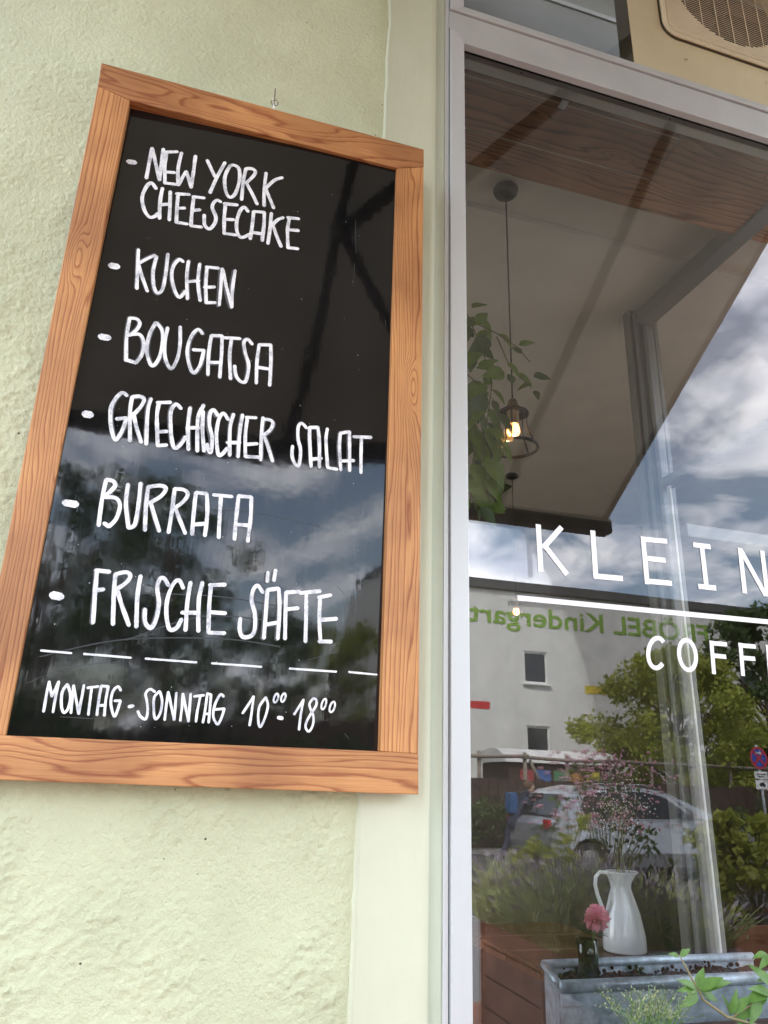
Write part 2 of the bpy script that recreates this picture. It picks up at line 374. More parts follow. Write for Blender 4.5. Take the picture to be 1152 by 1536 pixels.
# ---- aluminium window: outer frame, transom, sashes (all children of the window part)
XR = 1.47                                   # right-hand end of the glass
zT = lambda k: EYE.z + k*1.083
z_tr1, z_tr0 = zT(1.4705), zT(1.4335)       # transom top / bottom
z_gl1 = zT(1.398)                           # top of the lower glass opening (front lip)
z_us0, z_us1 = zT(1.4850), zT(1.5019)        # upper sash bottom rail
win = box('shop_window', x_out+.0005, x_sash-.0015, -.012, .045, 1.05, 4.35, M_alu, cafe, .001)
FYf = -.018
box('transom', x_sash-.001, XR+.06, -.0135, .05, z_tr0, z_us0-.0025, M_aluh, win, .0012)
box('seal', x_sash-.0012, XR, -.004, .01, z_us0-.0025, z_us0, M_gasket, win)
def stile(x0, x1, z0, z1, m0, m1):          # mitred ends
    return [(x0, FYf, z0), (x1, FYf, z0 + m0), (x1, FYf, z1 - m1), (x0, FYf, z1)]
dd = (0, .0165, 0)
zb = 1.30
prism('sash_stile', stile(x_sash+.0005, x_gl, zb-.03, z_tr0-.0005, .03, z_tr0-.0005-z_gl1), dd, M_alu, win, .0012)
prism('sash_head', [(x_sash+.0008, FYf, z_tr0-.0005), (x_gl+.0003, FYf, z_gl1), (XR, FYf, z_gl1), (XR+.03, FYf, z_tr0-.0005)][::-1], dd, M_aluh, win, .0012)
prism('sash_stile', stile(XR+.03, XR+.0003, zb-.03, z_tr0-.0005, .03, z_tr0-.0005-z_gl1)[::-1], dd, M_alu, win, .0012)
prism('sash_rail', [(x_sash+.0008, FYf, zb-.03), (XR+.03, FYf, zb-.03), (XR, FYf, zb), (x_gl+.0003, FYf, zb)], dd, M_aluh, win, .0012)
# inner steps of the lower sash head: grey channel, dark gap, cream inner strip
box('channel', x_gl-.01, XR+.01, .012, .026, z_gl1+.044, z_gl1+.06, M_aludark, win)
box('glazing_strip', x_out+.001, XR-.001, .026, .05, EYE.z+1.529, EYE.z+1.5465, M_inframe, win, .001)
box('inner_lining', x_out+.001, XR-.001, .0262, .05, EYE.z+1.5475, EYE.z+1.60, M_gasket, win)
for (ya, yb2) in ((-.0012, .0262),):
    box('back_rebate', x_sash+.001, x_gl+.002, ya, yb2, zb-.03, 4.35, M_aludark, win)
prism('sash_stile', [(x_sash+.0005, FYf, z_us0), (x_gl, FYf, z_us1), (x_gl, FYf, 4.35), (x_sash+.0005, FYf, 4.35)], dd, M_alu, win, .0012)
prism('sash_rail', [(x_sash+.0008, FYf, z_us0), (XR+.03, FYf, z_us0), (XR+.03, FYf, z_us1), (x_gl+.0003, FYf, z_us1)], dd, M_aluh, win, .0012)
box('corner_post', XR+.031, XR+.09, -.018, .05, 1.05, 4.35, M_alu, win, .001)
box('window_sill', x_out+.0005, XR+.1, -.03, .05, 1.20, zb-.031, M_alu, win, .002)
for sx in (.62, 1.02, 1.36):
    sph('screw', (sx, .0255, EYE.z+1.537), .0028, M_chrome, win, 8, (1,.5,1))
def pane(name, x0, x1, y, t, z0, z1):
    bm = bmesh.new(); bx(bm, x0, x1, y, y+t, z0, z1)
    o = obm(name, bm, [M_glassb, M_glassf], win)
    for p in o.data.polygons: p.material_index = 1 if p.normal.y < -.9 else 0
    return o
pane('glass_pane', x_gl+.0025, XR+.004, .0005, .005, zb-.004, z_gl1+.043)
pane('glass_pane', x_gl+.0025, XR+.004, .0185, .004, zb-.004, z_gl1+.043)
pane('glass_pane', x_gl+.0025, P(945, 40, .001).x-.001, .0005, .005, z_us1-.02, 4.34)

# ---- inside of the shop
CZ = EYE.z + 1.60
zp = EYE.z + 1.53
def yz(px, py): return PZ(px, py, zp).y
ye = yz(698, 245)
rm = bmesh.new()
bx(rm, -1.6, 5.4, ye, 4.6, CZ+.02, CZ+.12)
obm('ceiling', rm, M_ceil, cafe)
prism('ceiling_step', [(-1.6, PZ(697,305,CZ).y-.02, CZ), (5.4, PZ(1010,370,CZ).y+.1, CZ), (5.4, 4.6, CZ), (-1.6, 4.6, CZ)], (0, 0, .019), M_ceil, cafe)
rm = bmesh.new()
bx(rm, -1.6, 5.4, 2.80, 2.9, 0, CZ+.12); bx(rm, -1.7, -1.601, .45, 4.6, 0, .9); bx(rm, -1.7, -1.601, .45, 1.0, .9, CZ+.12); bx(rm, -1.7, -1.601, 2.5, 2.8, .9, CZ+.12);  bx(rm, 5.401, 5.5, .45, 2.8, 0, CZ+.12)  # gap in the unseen left wall added to let daylight into the room
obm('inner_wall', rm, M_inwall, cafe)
box('shop_floor', -1.6, 5.4, .301, 2.79, .0, .12, M_table, cafe)
# dim space behind the upper pane; right panel added to keep sky light out
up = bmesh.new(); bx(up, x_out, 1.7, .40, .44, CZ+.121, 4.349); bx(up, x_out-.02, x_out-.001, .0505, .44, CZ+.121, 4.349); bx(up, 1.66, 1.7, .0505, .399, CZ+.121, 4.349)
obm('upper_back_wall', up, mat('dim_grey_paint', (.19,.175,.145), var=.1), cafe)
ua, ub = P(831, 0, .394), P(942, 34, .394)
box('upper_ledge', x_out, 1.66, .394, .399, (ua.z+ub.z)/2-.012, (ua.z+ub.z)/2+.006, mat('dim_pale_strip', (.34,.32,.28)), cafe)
box('inner_sill', x_out+.02, 1.41, .0515, .302, 1.221, 1.235, M_table, cafe, .002)
# planks under the window head
yl = [.0515, yz(698, 112), yz(698, 192), ye]
yr = [.0515, yz(1020, 222), yz(976, 268), ye]
sm = [PZ(1023, 205, zp), PZ(942, 314, zp)]
def xs_at(y): return sm[0].x + (sm[1].x-sm[0].x)*(y-sm[0].y)/(sm[1].y-sm[0].y)
for i in range(3):
    g = .0028
    y0, y1 = yl[i]+(g if i else 0), yl[i+1]-(g if i < 2 else 0)
    prism('plank', [(x_out+.002, y0, zp), (xs_at(y0)-.0018, y0, zp), (xs_at(y1)-.0018, y1, zp), (x_out+.002, y1, zp)], (0, 0, .0025), M_plank, cafe, .0004)
    y0, y1 = yr[i]+(.0009 if i else 0), yr[i+1]-(.0009 if i < 2 else 0)
    prism('plank', [(xs_at(y0)+.0018, y0, zp+.001), (1.62, y0, zp+.001), (1.62, y1, zp+.001), (xs_at(y1)+.0018, y1, zp+.001)], (0, 0, .0015), M_plank, cafe, .0004)
for i in (1, 2):
    prism('joint_filler', [(x_out+.002, yl[i]-(.0002 if i == 2 else .0002), zp+.0006), (xs_at(yl[i])-.0018, yl[i]-.0002, zp+.0006), (xs_at(yl[i])-.0018, yl[i]+.0026, zp+.0006), (x_out+.002, yl[i]+.0026, zp+.0006)], (0, 0, .002), mat('pale_joint', (.72,.62,.50)), cafe)
box('soffit_backing', x_out+.001, 1.64, .0512, ye-.001, zp+.0028, CZ+.019, mat('pale_filler', (.42,.38,.31)), cafe)
# little metal bracket on the planks
b0, b1 = PZ(855, 140, zp-.003), PZ(843, 163, zp-.003)
bk = box('bracket', b0.x-.009, b0.x+.009, .0515, b1.y, zp-.005, zp-.001, mat('pale_zinc_plated', (.85,.85,.82), rough=.4), cafe)
for hy in (.35, .7): sph('screw_hole', (b0.x, .0515+(b1.y-.0515)*hy, zp-.0042), .0022, M_gasket, bk, 8, (1,1,.3))
# window jamb lining seen from inside (left)
box('jamb_lining', x_out+.001, x_gl-.006, .0515, .30, .5, CZ+.02, mat('pale_filler', (.42,.38,.31)), cafe)

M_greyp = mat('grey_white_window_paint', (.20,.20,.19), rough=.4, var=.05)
# ---- corner post and side window towards the entrance niche
XS = 1.47
yp = .80
box('post', 1.428, XS, yp, yp+.035, .5, CZ-.001, mat('greige_post_paint', (.16,.15,.13), var=.06), cafe, .004)
sw = box('side_window', XS-.03, XS+.03, yp-.024, yp-.002, .5, CZ-.02, M_greyp, cafe, .006)
box('head_rail', XS-.03, XS+.03, .06, yp-.026, CZ-.075, CZ-.02, M_greyp, sw, .006)
box('inner_stile', XS-.016, XS+.016, yp-.052, yp-.034, .56, CZ-.09, M_greyp, sw, .004)
box('middle_rail', XS-.022, XS+.022, .06, yp-.055, EYE.z+.90, EYE.z+.93, M_greyp, sw, .005)
box('daylit_edge_strip', XS-.018, XS-.010, yp-.088, yp-.074, .56, EYE.z+.895, M_whitepaint, sw, .002)  # daylight on the frame edge, put in as a white painted strip
# entrance door deeper in the niche
door = box('door_frame', XS+.034, XS+.052, yp-.03, yp+.05, .12, CZ-.02, M_greyp, cafe, .004)
box('door_transom', XS+.078, 2.6, yp-.03, yp+.05, EYE.z+.755, EYE.z+.80, M_greyp, door, .004)
box('door_stile', 2.60, 2.68, yp-.03, yp+.05, .12, CZ-.02, M_whitepaint, door, .004)
box('door_leaf', XS+.09, 2.58, yp, yp+.04, .14, .9, M_whitepaint, door, .004)
box('niche_wall', 2.70, 2.9, .46, yp+.6, 0, CZ+.12, M_ceil, cafe)
box('niche_ceiling', XS+.032, 2.69, .05, .459, CZ-.018, CZ+.10, M_ceil, cafe)

# ---- table in the window with enamel jug
tz = EYE.z - .44
table = thing('window_table', 'brown wooden table top behind the lower part of the shop window', 'table', (.9, .75, 0))
for i in range(4):
    box('plank', 1.02, 1.40, .66+i*.20, .66+i*.20+.197, tz-.03, tz, M_table, table, .002)
for lx in (1.04, 1.32):
    for ly in (.70, 1.38): box('leg', lx, lx+.05, ly, ly+.05, .12, tz-.0305, M_black, table)
jb = P(937, 1428, 1.0); jb = PZ(938, 1428, tz)
jug = thing('enamel_jug', 'white enamel water jug with a long curved handle, on the wooden table inside', 'jug', (jb.x, jb.y, tz))
k = .245/ .24
jp = [(0,.002),(.058,.002),(.062,.008),(.061,.05),(.050,.115),(.036,.165),(.0295,.19),(.031,.205),(.038,.225),(.044,.236),(.0455,.238),(.0445,.240),(.036,.226),(.0285,.205),(.027,.19),(.033,.165),(.047,.115),(.058,.05),(.057,.012),(0,.012)]
jo = lathe('body', [(r*.98, z*.86) for r, z in jp], jug.location, M_enamel, jug, 40)
for v in jo.data.vertices:                  # pulled spout
    if v.co.z > .178:
        t = (v.co.z-.178)/.03
        a = math.atan2(v.co.y, v.co.x)
        v.co.x += max(0, math.cos(a))**4*.016*t
bm = bmesh.new(); bmesh.ops.create_circle(bm, segments=8, radius=.001); bm.free()
jl = jug.location
tube('handle', [jl+Vector((p[0], p[1], p[2]*.88)) for p in ((-.026,0,.222),(-.045,0,.232),(-.066,0,.234),(-.080,0,.220),(-.084,0,.196),(-.078,0,.165),(-.066,0,.130),(-.054,0,.095),(-.052,0,.085))], .0055, M_enamel, jug, 10)
tube('rim', [jl+Vector((.0425*math.cos(a)+max(0,math.cos(a))**4*.015, .0425*math.sin(a), .206)) for a in np.linspace(0, 2*math.pi, 33)], .0018, M_enamel, jug, 6)
# dried flowers
M_stem = mat('dry_stem', (.16,.14,.06), rough=.8); M_tiny = mat('tiny_white_blossom', (.62,.58,.55), rough=.8, var=.2); M_pinkb = mat('tiny_pink_blossom', (.50,.26,.32), rough=.8, var=.3)
bunch = thing('dried_flower_bunch', 'bunch of dried stems with tiny pale blossoms standing in the white enamel jug', 'dried flowers', tuple(jl))
for i in range(9):
    a = random.uniform(-1, 1); top = jl + Vector((.05*a+.015, random.uniform(-.04,.04), random.uniform(.33,.43)))
    b = jl + Vector((random.uniform(-.015,.015), random.uniform(-.015,.015), .03)); mdl = (top*.5+b*.5)+Vector((.01*a*-1,0,0))
    tube('stem', [b, mdl, top], [.0016,.0013,.0008], M_stem, bunch, 5)
bb = bmesh.new()
for i in range(300):
    c = jl + Vector((random.gauss(.015,.045), random.gauss(0,.04), random.gauss(.385,.045)))
    r = random.uniform(.0010,.0030)
    bmesh.ops.create_icosphere(bb, subdivisions=1, radius=r, matrix=Matrix.Translation(c))
bo = obm('blossoms', bb, M_tiny, bunch); bo['kind'] = 'stuff'
bb = bmesh.new()
for i in range(70):
    a = jl + Vector((random.gauss(.01,.03), random.gauss(0,.03), random.gauss(.34,.04))); tube_into(bb, [a, a+Vector((random.gauss(0,.02), random.gauss(0,.02), .045))], .0005, 3, False)
bo = obm('twigs', bb, M_stem, bunch); bo['kind'] = 'stuff'

# ---- pendant lamps
def pendant(x, y, lab, first):
    t = thing('pendant_lamp', lab, 'lamp', (x, y, CZ), 'pendant lamps hanging from the cafe ceiling')
    lathe('ceiling_rose', [(0,-.001),(.034,-.001),(.036,-.006),(.032,-.018),(.008,-.022),(0,-.022)], (x, y, CZ), M_black, t, 28)
    zb_ = EYE.z + .838
    tube('cord', [(x,y,CZ-.02),(x,y,zb_+.085)], .0022, M_black, t, 6)
    lathe('socket', [(0,.085),(.006,.084),(.012,.078),(.0135,.066),(.017,.064),(.0175,.048),(.015,.046),(.015,.012),(.0,.010)][::-1], (x,y,zb_), M_brass, t, 20)
    lathe('cage_plate', [(.0176,.050),(.040,.044),(.041,.040),(.0176,.046)], (x,y,zb_), M_black, t, 24, cap=False)
    for k in range(5):
        a = k*2*math.pi/5 + .4; c, s = math.cos(a), math.sin(a)
        tube('cage_wire', [(x+c*.038,y+s*.038,zb_+.042),(x+c*.036,y+s*.036,zb_-.0),(x+c*.044,y+s*.044,zb_-.025),(x+c*.056,y+s*.056,zb_-.052)], .0019, M_black, t, 5)
    lathe('cage_ring', [(.056,-.056),(.062,-.055),(.062,-.050),(.056,-.049),(.056,-.056)], (x,y,zb_), M_black, t, 32, cap=False)
    lathe('bulb', [(0,-.021),(.012,-.019),(.0165,-.010),(.0155,0),(.0125,.011),(0,.012)], (x,y,zb_), mat('glowing_bulb', (1,.7,.35), emis=((1.0,.42,.10), 1.6)), t, 20)
    sph('filament', (x,y,zb_-.0195), .0062, mat('hot_filament', (1,.8,.5), emis=((1.0,.72,.36), 10)), t, 10, (1,1,.35))
pendant(.77, PZ(758, 283, CZ).y, 'black wire cage pendant lamp with a glowing bulb, the nearer one beside the hanging vine', True)
p2 = PZ(768, 712, CZ)
pendant(p2.x, p2.y, 'second pendant lamp farther back in the room, mostly lost behind the glass reflection', False)

# ---- trailing vine inside the left edge of the glass
M_leaf = mat('vine_leaf', (.20,.31,.05), rough=.4, var=.35, vscale=30, trans=.35)
M_leafd = mat('vine_leaf_dark', (.07,.13,.035), rough=.35, var=.3, vscale=30, trans=.25)
M_vstem = mat('vine_stem', (.16,.15,.07), rough=.7)
def leaf_mesh(name, Ln, W, fold=.25, droop=.2, m=M_leaf):
    bm = bmesh.new(); rows_ = []
    n = 6
    for i in range(n+1):
        t = i/n; wd = W*.5*math.sin(math.pi*min(1, t**.72))**.9*(1-.25*t) if 0 < i < n else 0.0
        z = -droop*Ln*t*t
        rows_.append([bm.verts.new((-wd, Ln*t, z+wd*fold)), bm.verts.new((0, Ln*t, z)), bm.verts.new((wd, Ln*t, z+wd*fold))])
    for a, b in zip(rows_, rows_[1:]):
        bm.faces.new((a[0], a[1], b[1], b[0])); bm.faces.new((a[1], a[2], b[2], b[1]))
    bmesh.ops.remove_doubles(bm, verts=bm.verts[:], dist=1e-5)
    me = bpy.data.meshes.new(name); bm.to_mesh(me); bm.free(); me.materials.append(m)
    me.polygons.foreach_set('use_smooth', [True]*len(me.polygons)); return me
def place_leaf(me, parent, base, direction, up, sc=1.0, name='leaf'):
    o = bpy.data.objects.new(name, me); COL.objects.link(o); o.parent = parent
    y = Vector(direction).normalized(); z = Vector(up); z = (z - y*z.dot(y)).normalized(); x = y.cross(z)
    mm = Matrix((x, y, z)).transposed().to_4x4() @ Matrix.Scale(sc, 4)
    mm.translation = Vector(base) - wl(parent); o.matrix_local = mm; return o
vine = thing('trailing_vine', 'leafy green vine trailing down inside the left edge of the shop window', 'plant', (.56, .2, 2.3))
LM = [leaf_mesh('vine_leaf_a', .055, .034), leaf_mesh('vine_leaf_b', .05, .034, .15, .35), leaf_mesh('vine_leaf_c', .055, .036, .3, .2, M_leafd), leaf_mesh('vine_leaf_d', .045, .028, .3, .1, M_leafd)]
vy = .16
def V2(px, py, y=vy): return P(px, py, y)
stems = [[(700,470),(722,520),(738,575),(730,640),(722,700),(716,770)], [(704,480),(745,500),(775,520),(795,543)], [(745,505),(765,550),(790,575)], [(700,560),(740,600),(752,650),(748,700)], [(698,600),(712,680),(705,760)]]
for s in stems: tube('stem', [V2(*q, y=vy+random.uniform(-.02,.03)) for q in s], .0013, M_vstem, vine, 5)
lv = [(722,480,-40,1.1),(708,462,30,1.0),(735,508,-150,1.3),(712,505,170,1.3),(700,490,60,1.1),(748,500,-60,1.0),(778,518,20,.8),(783,530,150,.7),(760,545,-20,1.0),(744,552,190,1.1),(757,560,200,1.2),(800,565,0,1.2),(775,560,-30,1.0),(798,575,-160,.8),(770,575,120,.6),(802,586,-80,.7),
      (712,545,200,1.2),(728,575,-120,1.2),(722,590,-100,1.3),(738,600,-60,1.0),(732,612,-70,1.3),(716,610,-110,1.3),(745,640,-110,.9),(726,640,-60,1.5),(710,655,-120,1.3),(738,655,-75,1.4),(735,690,-60,1.3),(716,690,-90,1.2),(705,700,-130,1.4),(740,700,-70,1.2),(724,720,-80,1.3),(730,738,10,1.5),(712,735,-60,1.2),(720,752,-10,1.5),(702,745,-120,1.2),(707,530,-90,1.2),(703,575,-80,1.3),(700,620,-60,1.2),(736,742,160,1.0),(716,762,0,1.3),(730,765,15,1.2),(700,720,-40,1.3),(744,620,-50,1.2),(750,665,-65,1.0)]
lv += [(random.uniform(698, 736), random.uniform(600, 765), random.uniform(-140, -40), random.uniform(.9, 1.4)) for _ in range(26)] + [(random.uniform(698, 735), random.uniform(470, 600), random.uniform(-150, 60), random.uniform(.8, 1.3)) for _ in range(14)]
for i, (px, py, an, sc) in enumerate(lv):
    a = R(an + random.uniform(-12, 12)); d = Vector((math.cos(a), random.uniform(-.5,.3), math.sin(a)))
    place_leaf(LM[i % 4] if random.random() < .7 else LM[0], vine, V2(px, py, vy + random.uniform(-.05,.05)), d, Vector((random.uniform(-.5,.5), -1, random.uniform(.1,.9))), sc*.88)

# ================================================================== LETTERING ON THE GLASS
def plane_ribbon(bm, pts, wid, y, butt=True):
    """constant-width stroke on a plane y = const; pts are 3-D"""
    n = len(pts); vs = []
    for i, p in enumerate(pts):
        a, b = pts[max(i-1, 0)], pts[min(i+1, n-1)]
        t = Vector((b.x-a.x, 0, b.z-a.z)).normalized(); nn = Vector((-t.z, 0, t.x))
        vs.append((p + nn*wid/2, p - nn*wid/2))
    f = []
    for (a, b), (c, d) in zip(vs, vs[1:]): f.append((a, b, d, c))
    return f
def glass_letter(strokes, wid, parent, name='letter'):
    bm = bmesh.new(); th = .0004
    for si, s in enumerate(strokes):
        yo = -.0002 - si*.00003
        pts = [P(760 + a/2.939, 760 + b/2.939, yo) for a, b in s]
        q = plane_ribbon(bm, pts, wid, yo)
        fr = [[bm.verts.new((v.x, yo - th, v.z)) for v in f] for f in q]
        bk = [[bm.verts.new((v.x, yo + .0001, v.z)) for v in f] for f in q]
        for a, b in zip(fr, bk):
            bm.faces.new(a); bm.faces.new(b[::-1])
            for k in range(4): bm.faces.new((a[k], b[k], b[(k+1) % 4], a[(k+1) % 4]))
    bmesh.ops.recalc_face_normals(bm, faces=bm.faces[:])
    return obm(name, bm, M_vinyl, parent)
def arc(cx, cy, rx, ry, a0, a1, sk=0.0, n=26):
    return [(cx + rx*math.cos(R(a)) + sk*math.sin(R(a)), cy + ry*math.sin(R(a)) + .08*rx*math.cos(R(a))) for a in np.linspace(a0, a1, n)]
wlet = thing('window_lettering', 'white cut vinyl lettering KLEIN above a rule and COFFE on the shop window glass', 'lettering', (1.0, 0, 1.9))
W1, W2 = .0098, .0078
glass_letter([[(139,78),(151,289)], [(242,90),(160,182)], [(168,172),(266,299)]], W1, wlet)
glass_letter([[(379,105),(393,314)], [(385,306),(512,317)]], W1, wlet)
glass_letter([[(600,131),(620,342)], [(592,143),(707,153)], [(612,228),(700,237)], [(611,328),(728,338)]], W1, wlet)
glass_letter([[(822,168),(898,177)], [(860,172),(881,356)], [(845,351),(923,359)]], W1, wlet)
glass_letter([[(1028,182),(1050,382)], [(1030,188),(1142,392)], [(1126,194),(1150,396)]], W1, wlet)
glass_letter([[(48,402),(1300,522)]], W1*.92, wlet, 'rule')
glass_letter([arc(662,645,38,66,-48,-318,-5)], W2, wlet)
glass_letter([arc(797,654,37,66,0,360,5,40)], W2, wlet)
glass_letter([[(902,591),(914,738)], [(895,601),(970,607)], [(908,656),(967,662)]], W2, wlet)
glass_letter([[(1030,601),(1042,746)], [(1022,611),(1097,617)], [(1035,666),(1095,671)]], W2, wlet)
glass_letter([[(1150,610),(1163,757)], [(1143,620),(1220,626)], [(1153,678),(1215,683)], [(1158,748),(1232,754)]], W2, wlet)

# ================================================================== AIR CONDITIONER in the upper window
AY = .001
az0 = z_us1 - .012
aL = P(945, 40, AY).x
ac = thing('air_conditioner', 'yellowed beige window air conditioner with a round fan grille, set in the upper window pane', 'air conditioner', (1.2, 0, az0))
z_top = az0 + .56; xr = 1.62
b_xl, b_z0 = P(988, 20, AY).x, P(1152, 107, AY).z
# shell as a ring around the bezel opening
def rrect(x0, x1, z0, z1, r, n=8):
    pts = []
    for cx, cz, a0 in ((x0+r, z0+r, 180), (x1-r, z0+r, 270), (x1-r, z1-r, 0), (x0+r, z1-r, 90)):
        for k in range(n+1):
            a = R(a0 + 90*k/n); pts.append((cx + r*math.cos(a), cz + r*math.sin(a)))
    return pts
bz0, bxl, bz1, bxr = b_z0+.0, b_xl, z_top-.05, xr-.05
def ring(name, outer, inner, yf, yb, m, parent, yi=None):
    yi = yf if yi is None else yi
    n = len(outer); vs = []
    for (x, z) in outer: vs.append((x, yb, z))
    for (x, z) in outer: vs.append((x, yf, z))
    for (x, z) in inner: vs.append((x, yi, z))
    for (x, z) in inner: vs.append((x, yb, z))
    fs = []
    for a in range(3):
        for i in range(n): j = (i+1) % n; fs.append((a*n+i, a*n+j, (a+1)*n+j, (a+1)*n+i))
    return pyd(name, vs, fs, m, parent)
ring('shell', rrect(aL, xr, az0, z_top, .006), rrect(bxl, bxr, bz0, bz1, .045), AY, .05, M_acbeige, ac)
ring('seal', rrect(bxl, bxr, bz0, bz1, .045), rrect(bxl+.0015, bxr-.0015, bz0+.0015, bz1-.0015, .044), AY-.0005, .01, M_gasket, ac)
ring('bezel', rrect(bxl+.0015, bxr-.0015, bz0+.0015, bz1-.0015, .044), rrect(bxl+.022, bxr-.022, bz0+.022, bz1-.022, .03), AY-.010, -.005, M_acbezel, ac, AY-.004)
gx0, gx1, gz0, gz1 = bxl+.0222, bxr-.0222, bz0+.0222, bz1-.0222
fcx, fcz, fr = 1.215*(1.1-.047)/1.1+.02, EYE.z+1.955*(1.1-.047)/1.1-.012, .165
fcx = 1.189*(1.1+AY)/1.06; fcz = EYE.z + 1.944*(1.1+AY)/1.06; fr = .176
# ribbed plate with the round opening: slats outside the circle are fat, inside thin
z = gz0 + .003; 
fat = bmesh.new()
def clip_spans(zc):
    dz = abs(zc - fcz)
    h = math.sqrt(max(0, fr*fr - dz*dz)) if dz < fr else 0
    return h
while z < gz1 - .003:
    h = clip_spans(z)
    ins = .03 - math.sqrt(max(0, .03**2 - max(0, (gz0+.03 - z))**2)) if z < gz0+.03 else 0
    spans = [(gx0+ins, gx1-ins)] if h == 0 else [(gx0+ins, fcx-h), (fcx+h, gx1-ins)]
    for a, b in spans:
        if b - a > .002: box('louvre', a, b, AY-.003, AY+.004, z-.0026, z+.0026, M_acbezel, ac)
    if h > 0: box('grille_wire', fcx-h-.002, fcx+h+.002, AY-.0004, AY+.0004, z-.0006, z+.0006, M_acbezel, ac)
    z += .0074
for kx in range(-3, 4):
    xw = fcx + kx*.048; dz = math.sqrt(max(0, fr*fr - (xw-fcx)**2))
    if dz > .02: tube('grille_wire', [(xw, AY-.003, fcz-dz-.004), (xw, AY-.003, fcz+dz+.004)], .0012, M_acbezel, ac, 6)
# backing of the ribbed area with the hole
cs = [(fcx + fr*math.cos(a), fcz + fr*math.sin(a)) for a in np.linspace(-math.pi, math.pi, 41)[:-1]]
def to_rect(x, z):
    dx, dz = x-fcx, z-fcz
    t = min(((gx1 if dx > 0 else gx0)-fcx)/dx if abs(dx) > 1e-6 else 1e9, ((gz1 if dz > 0 else gz0)-fcz)/dz if abs(dz) > 1e-6 else 1e9)
    return (fcx+dx*t, fcz+dz*t)
ring('rib_plate', [to_rect(*c) for c in cs], cs, AY+.0045, AY+.03, M_acbeige, ac)
box('coil', gx0, gx1, .045, .05, gz0, gz1, M_acdark, ac)
for k in range(5):                                          # fan blades behind the wires
    a = k*2*math.pi/5 + .3
    pts = [(fcx + r_*math.cos(a+t_), AY+.034+dy*.5, fcz + r_*math.sin(a+t_)) for r_, t_, dy in ((.03,-.3,.0),(.15,-.35,-.012),(.155,.35,.02),(.03,.5,.012))]
    prism('fan_blade', pts, (0, .002, 0), mat('bronze_fan', (.07,.045,.028), rough=.45, metal=.3, var=.5), ac)
lathe_o = sph('fan_hub', (fcx, AY+.03, fcz), .03, M_acdark, ac, 16, (1,.5,1))
scr = P(1029, 90, AY-.001)
sph('screw', scr, .0045, M_acbeige, ac, 10, (1,.5,1)); box('screw_slot', scr.x-.003, scr.x+.003, scr.y-.0028, scr.y-.0022, scr.z-.0006, scr.z+.0006, M_gasket, ac)
sph('screw', P(1150, 124, AY-.001), .0045, M_acbeige, ac, 10, (1,.5,1))
# ================================================================== CHALKBOARD
TILT = math.tan(R(1.6))
yB0 = -.052                                # front face at the bottom edge
zB0 = EYE.z - .02
def yboard(z): return yB0 - TILT*(z - zB0)
nB = Vector((0, -1, -TILT)).normalized()   # towards the viewer
def PB(px, py, off=0.0):
    """point of the board's front plane (pushed out by off) at this place of the photograph"""
    d = ray(px, py)
    # y = yB0 - TILT*(z - zB0) - off
    t = (yB0 - off - TILT*(EYE.z - zB0) - EYE.y) / (d.y + TILT*d.z)
    return EYE + d*t
cTL, cTR, cBR = PB(152, 94), PB(636, 224), PB(628, 1192)
cBL = cTL + (cBR - cTR); 
lo = ray(0, 1172)
board = thing('chalkboard', 'pine framed black chalkboard menu hanging tilted forward on the green plaster wall', 'chalkboard', ((cTL.x+cTR.x)/2, -.03, zB0))
iTL, iTR, iBR = PB(195, 150), PB(595, 252), PB(571, 1127)
iBL = PB(8, 1103)
oL0 = Vector((cTL.x + (iBL.x - iTL.x)*.9, iBL.y, cBR.z + .002))
oL0 = PB(*(lambda p: p)((-56, 1168)))      # outer lower-left corner, just outside the picture
depth = Vector((0, 1, TILT)).normalized()*.030
def uvrail(o, a, b, seed):
    """u along a->b in metres, v across"""
    me = o.data; uv = me.uv_layers.new(name='UVMap'); t = (b-a).normalized(); q = t.cross(nB).normalized(); off = wl(o)
    for lp in me.loops:
        v = me.vertices[lp.vertex_index].co + off - a
        uv.data[lp.index].uv = (v.dot(t) + seed*3.7, v.dot(q) + v.dot(nB)*.9 + seed*1.3)
def between(a, b, t): return a + (b-a)*t
def rail(name, q, a, b, seed):
    o = prism(name, q, depth, M_pine if name == 'frame_stile' else M_pine2, board, .0016); uvrail(o, a, b, seed); return o
# joints: top rail and bottom rail run the full width
jTL, jTR = PB(147, 128), PB(636, 250)
jTL = PB(146.5, 128); 
rail('frame_rail', [cTL, cTR, jTR, iTR, iTL, jTL], cTL, cTR, 1)
jBR = PB(628, 1131); jBL = PB(-48, 1101)
rail('frame_rail', [jBL, iBL, iBR, jBR, cBR, oL0], oL0, cBR, 2)
g = nB*-.0006
rail('frame_stile', [p+g for p in (jTL, iTL, iBL, jBL)], jBL, jTL, 3.3)
rail('frame_stile', [p+g for p in (iTR, jTR, jBR, iBR)], jBR, jTR, 4.1)
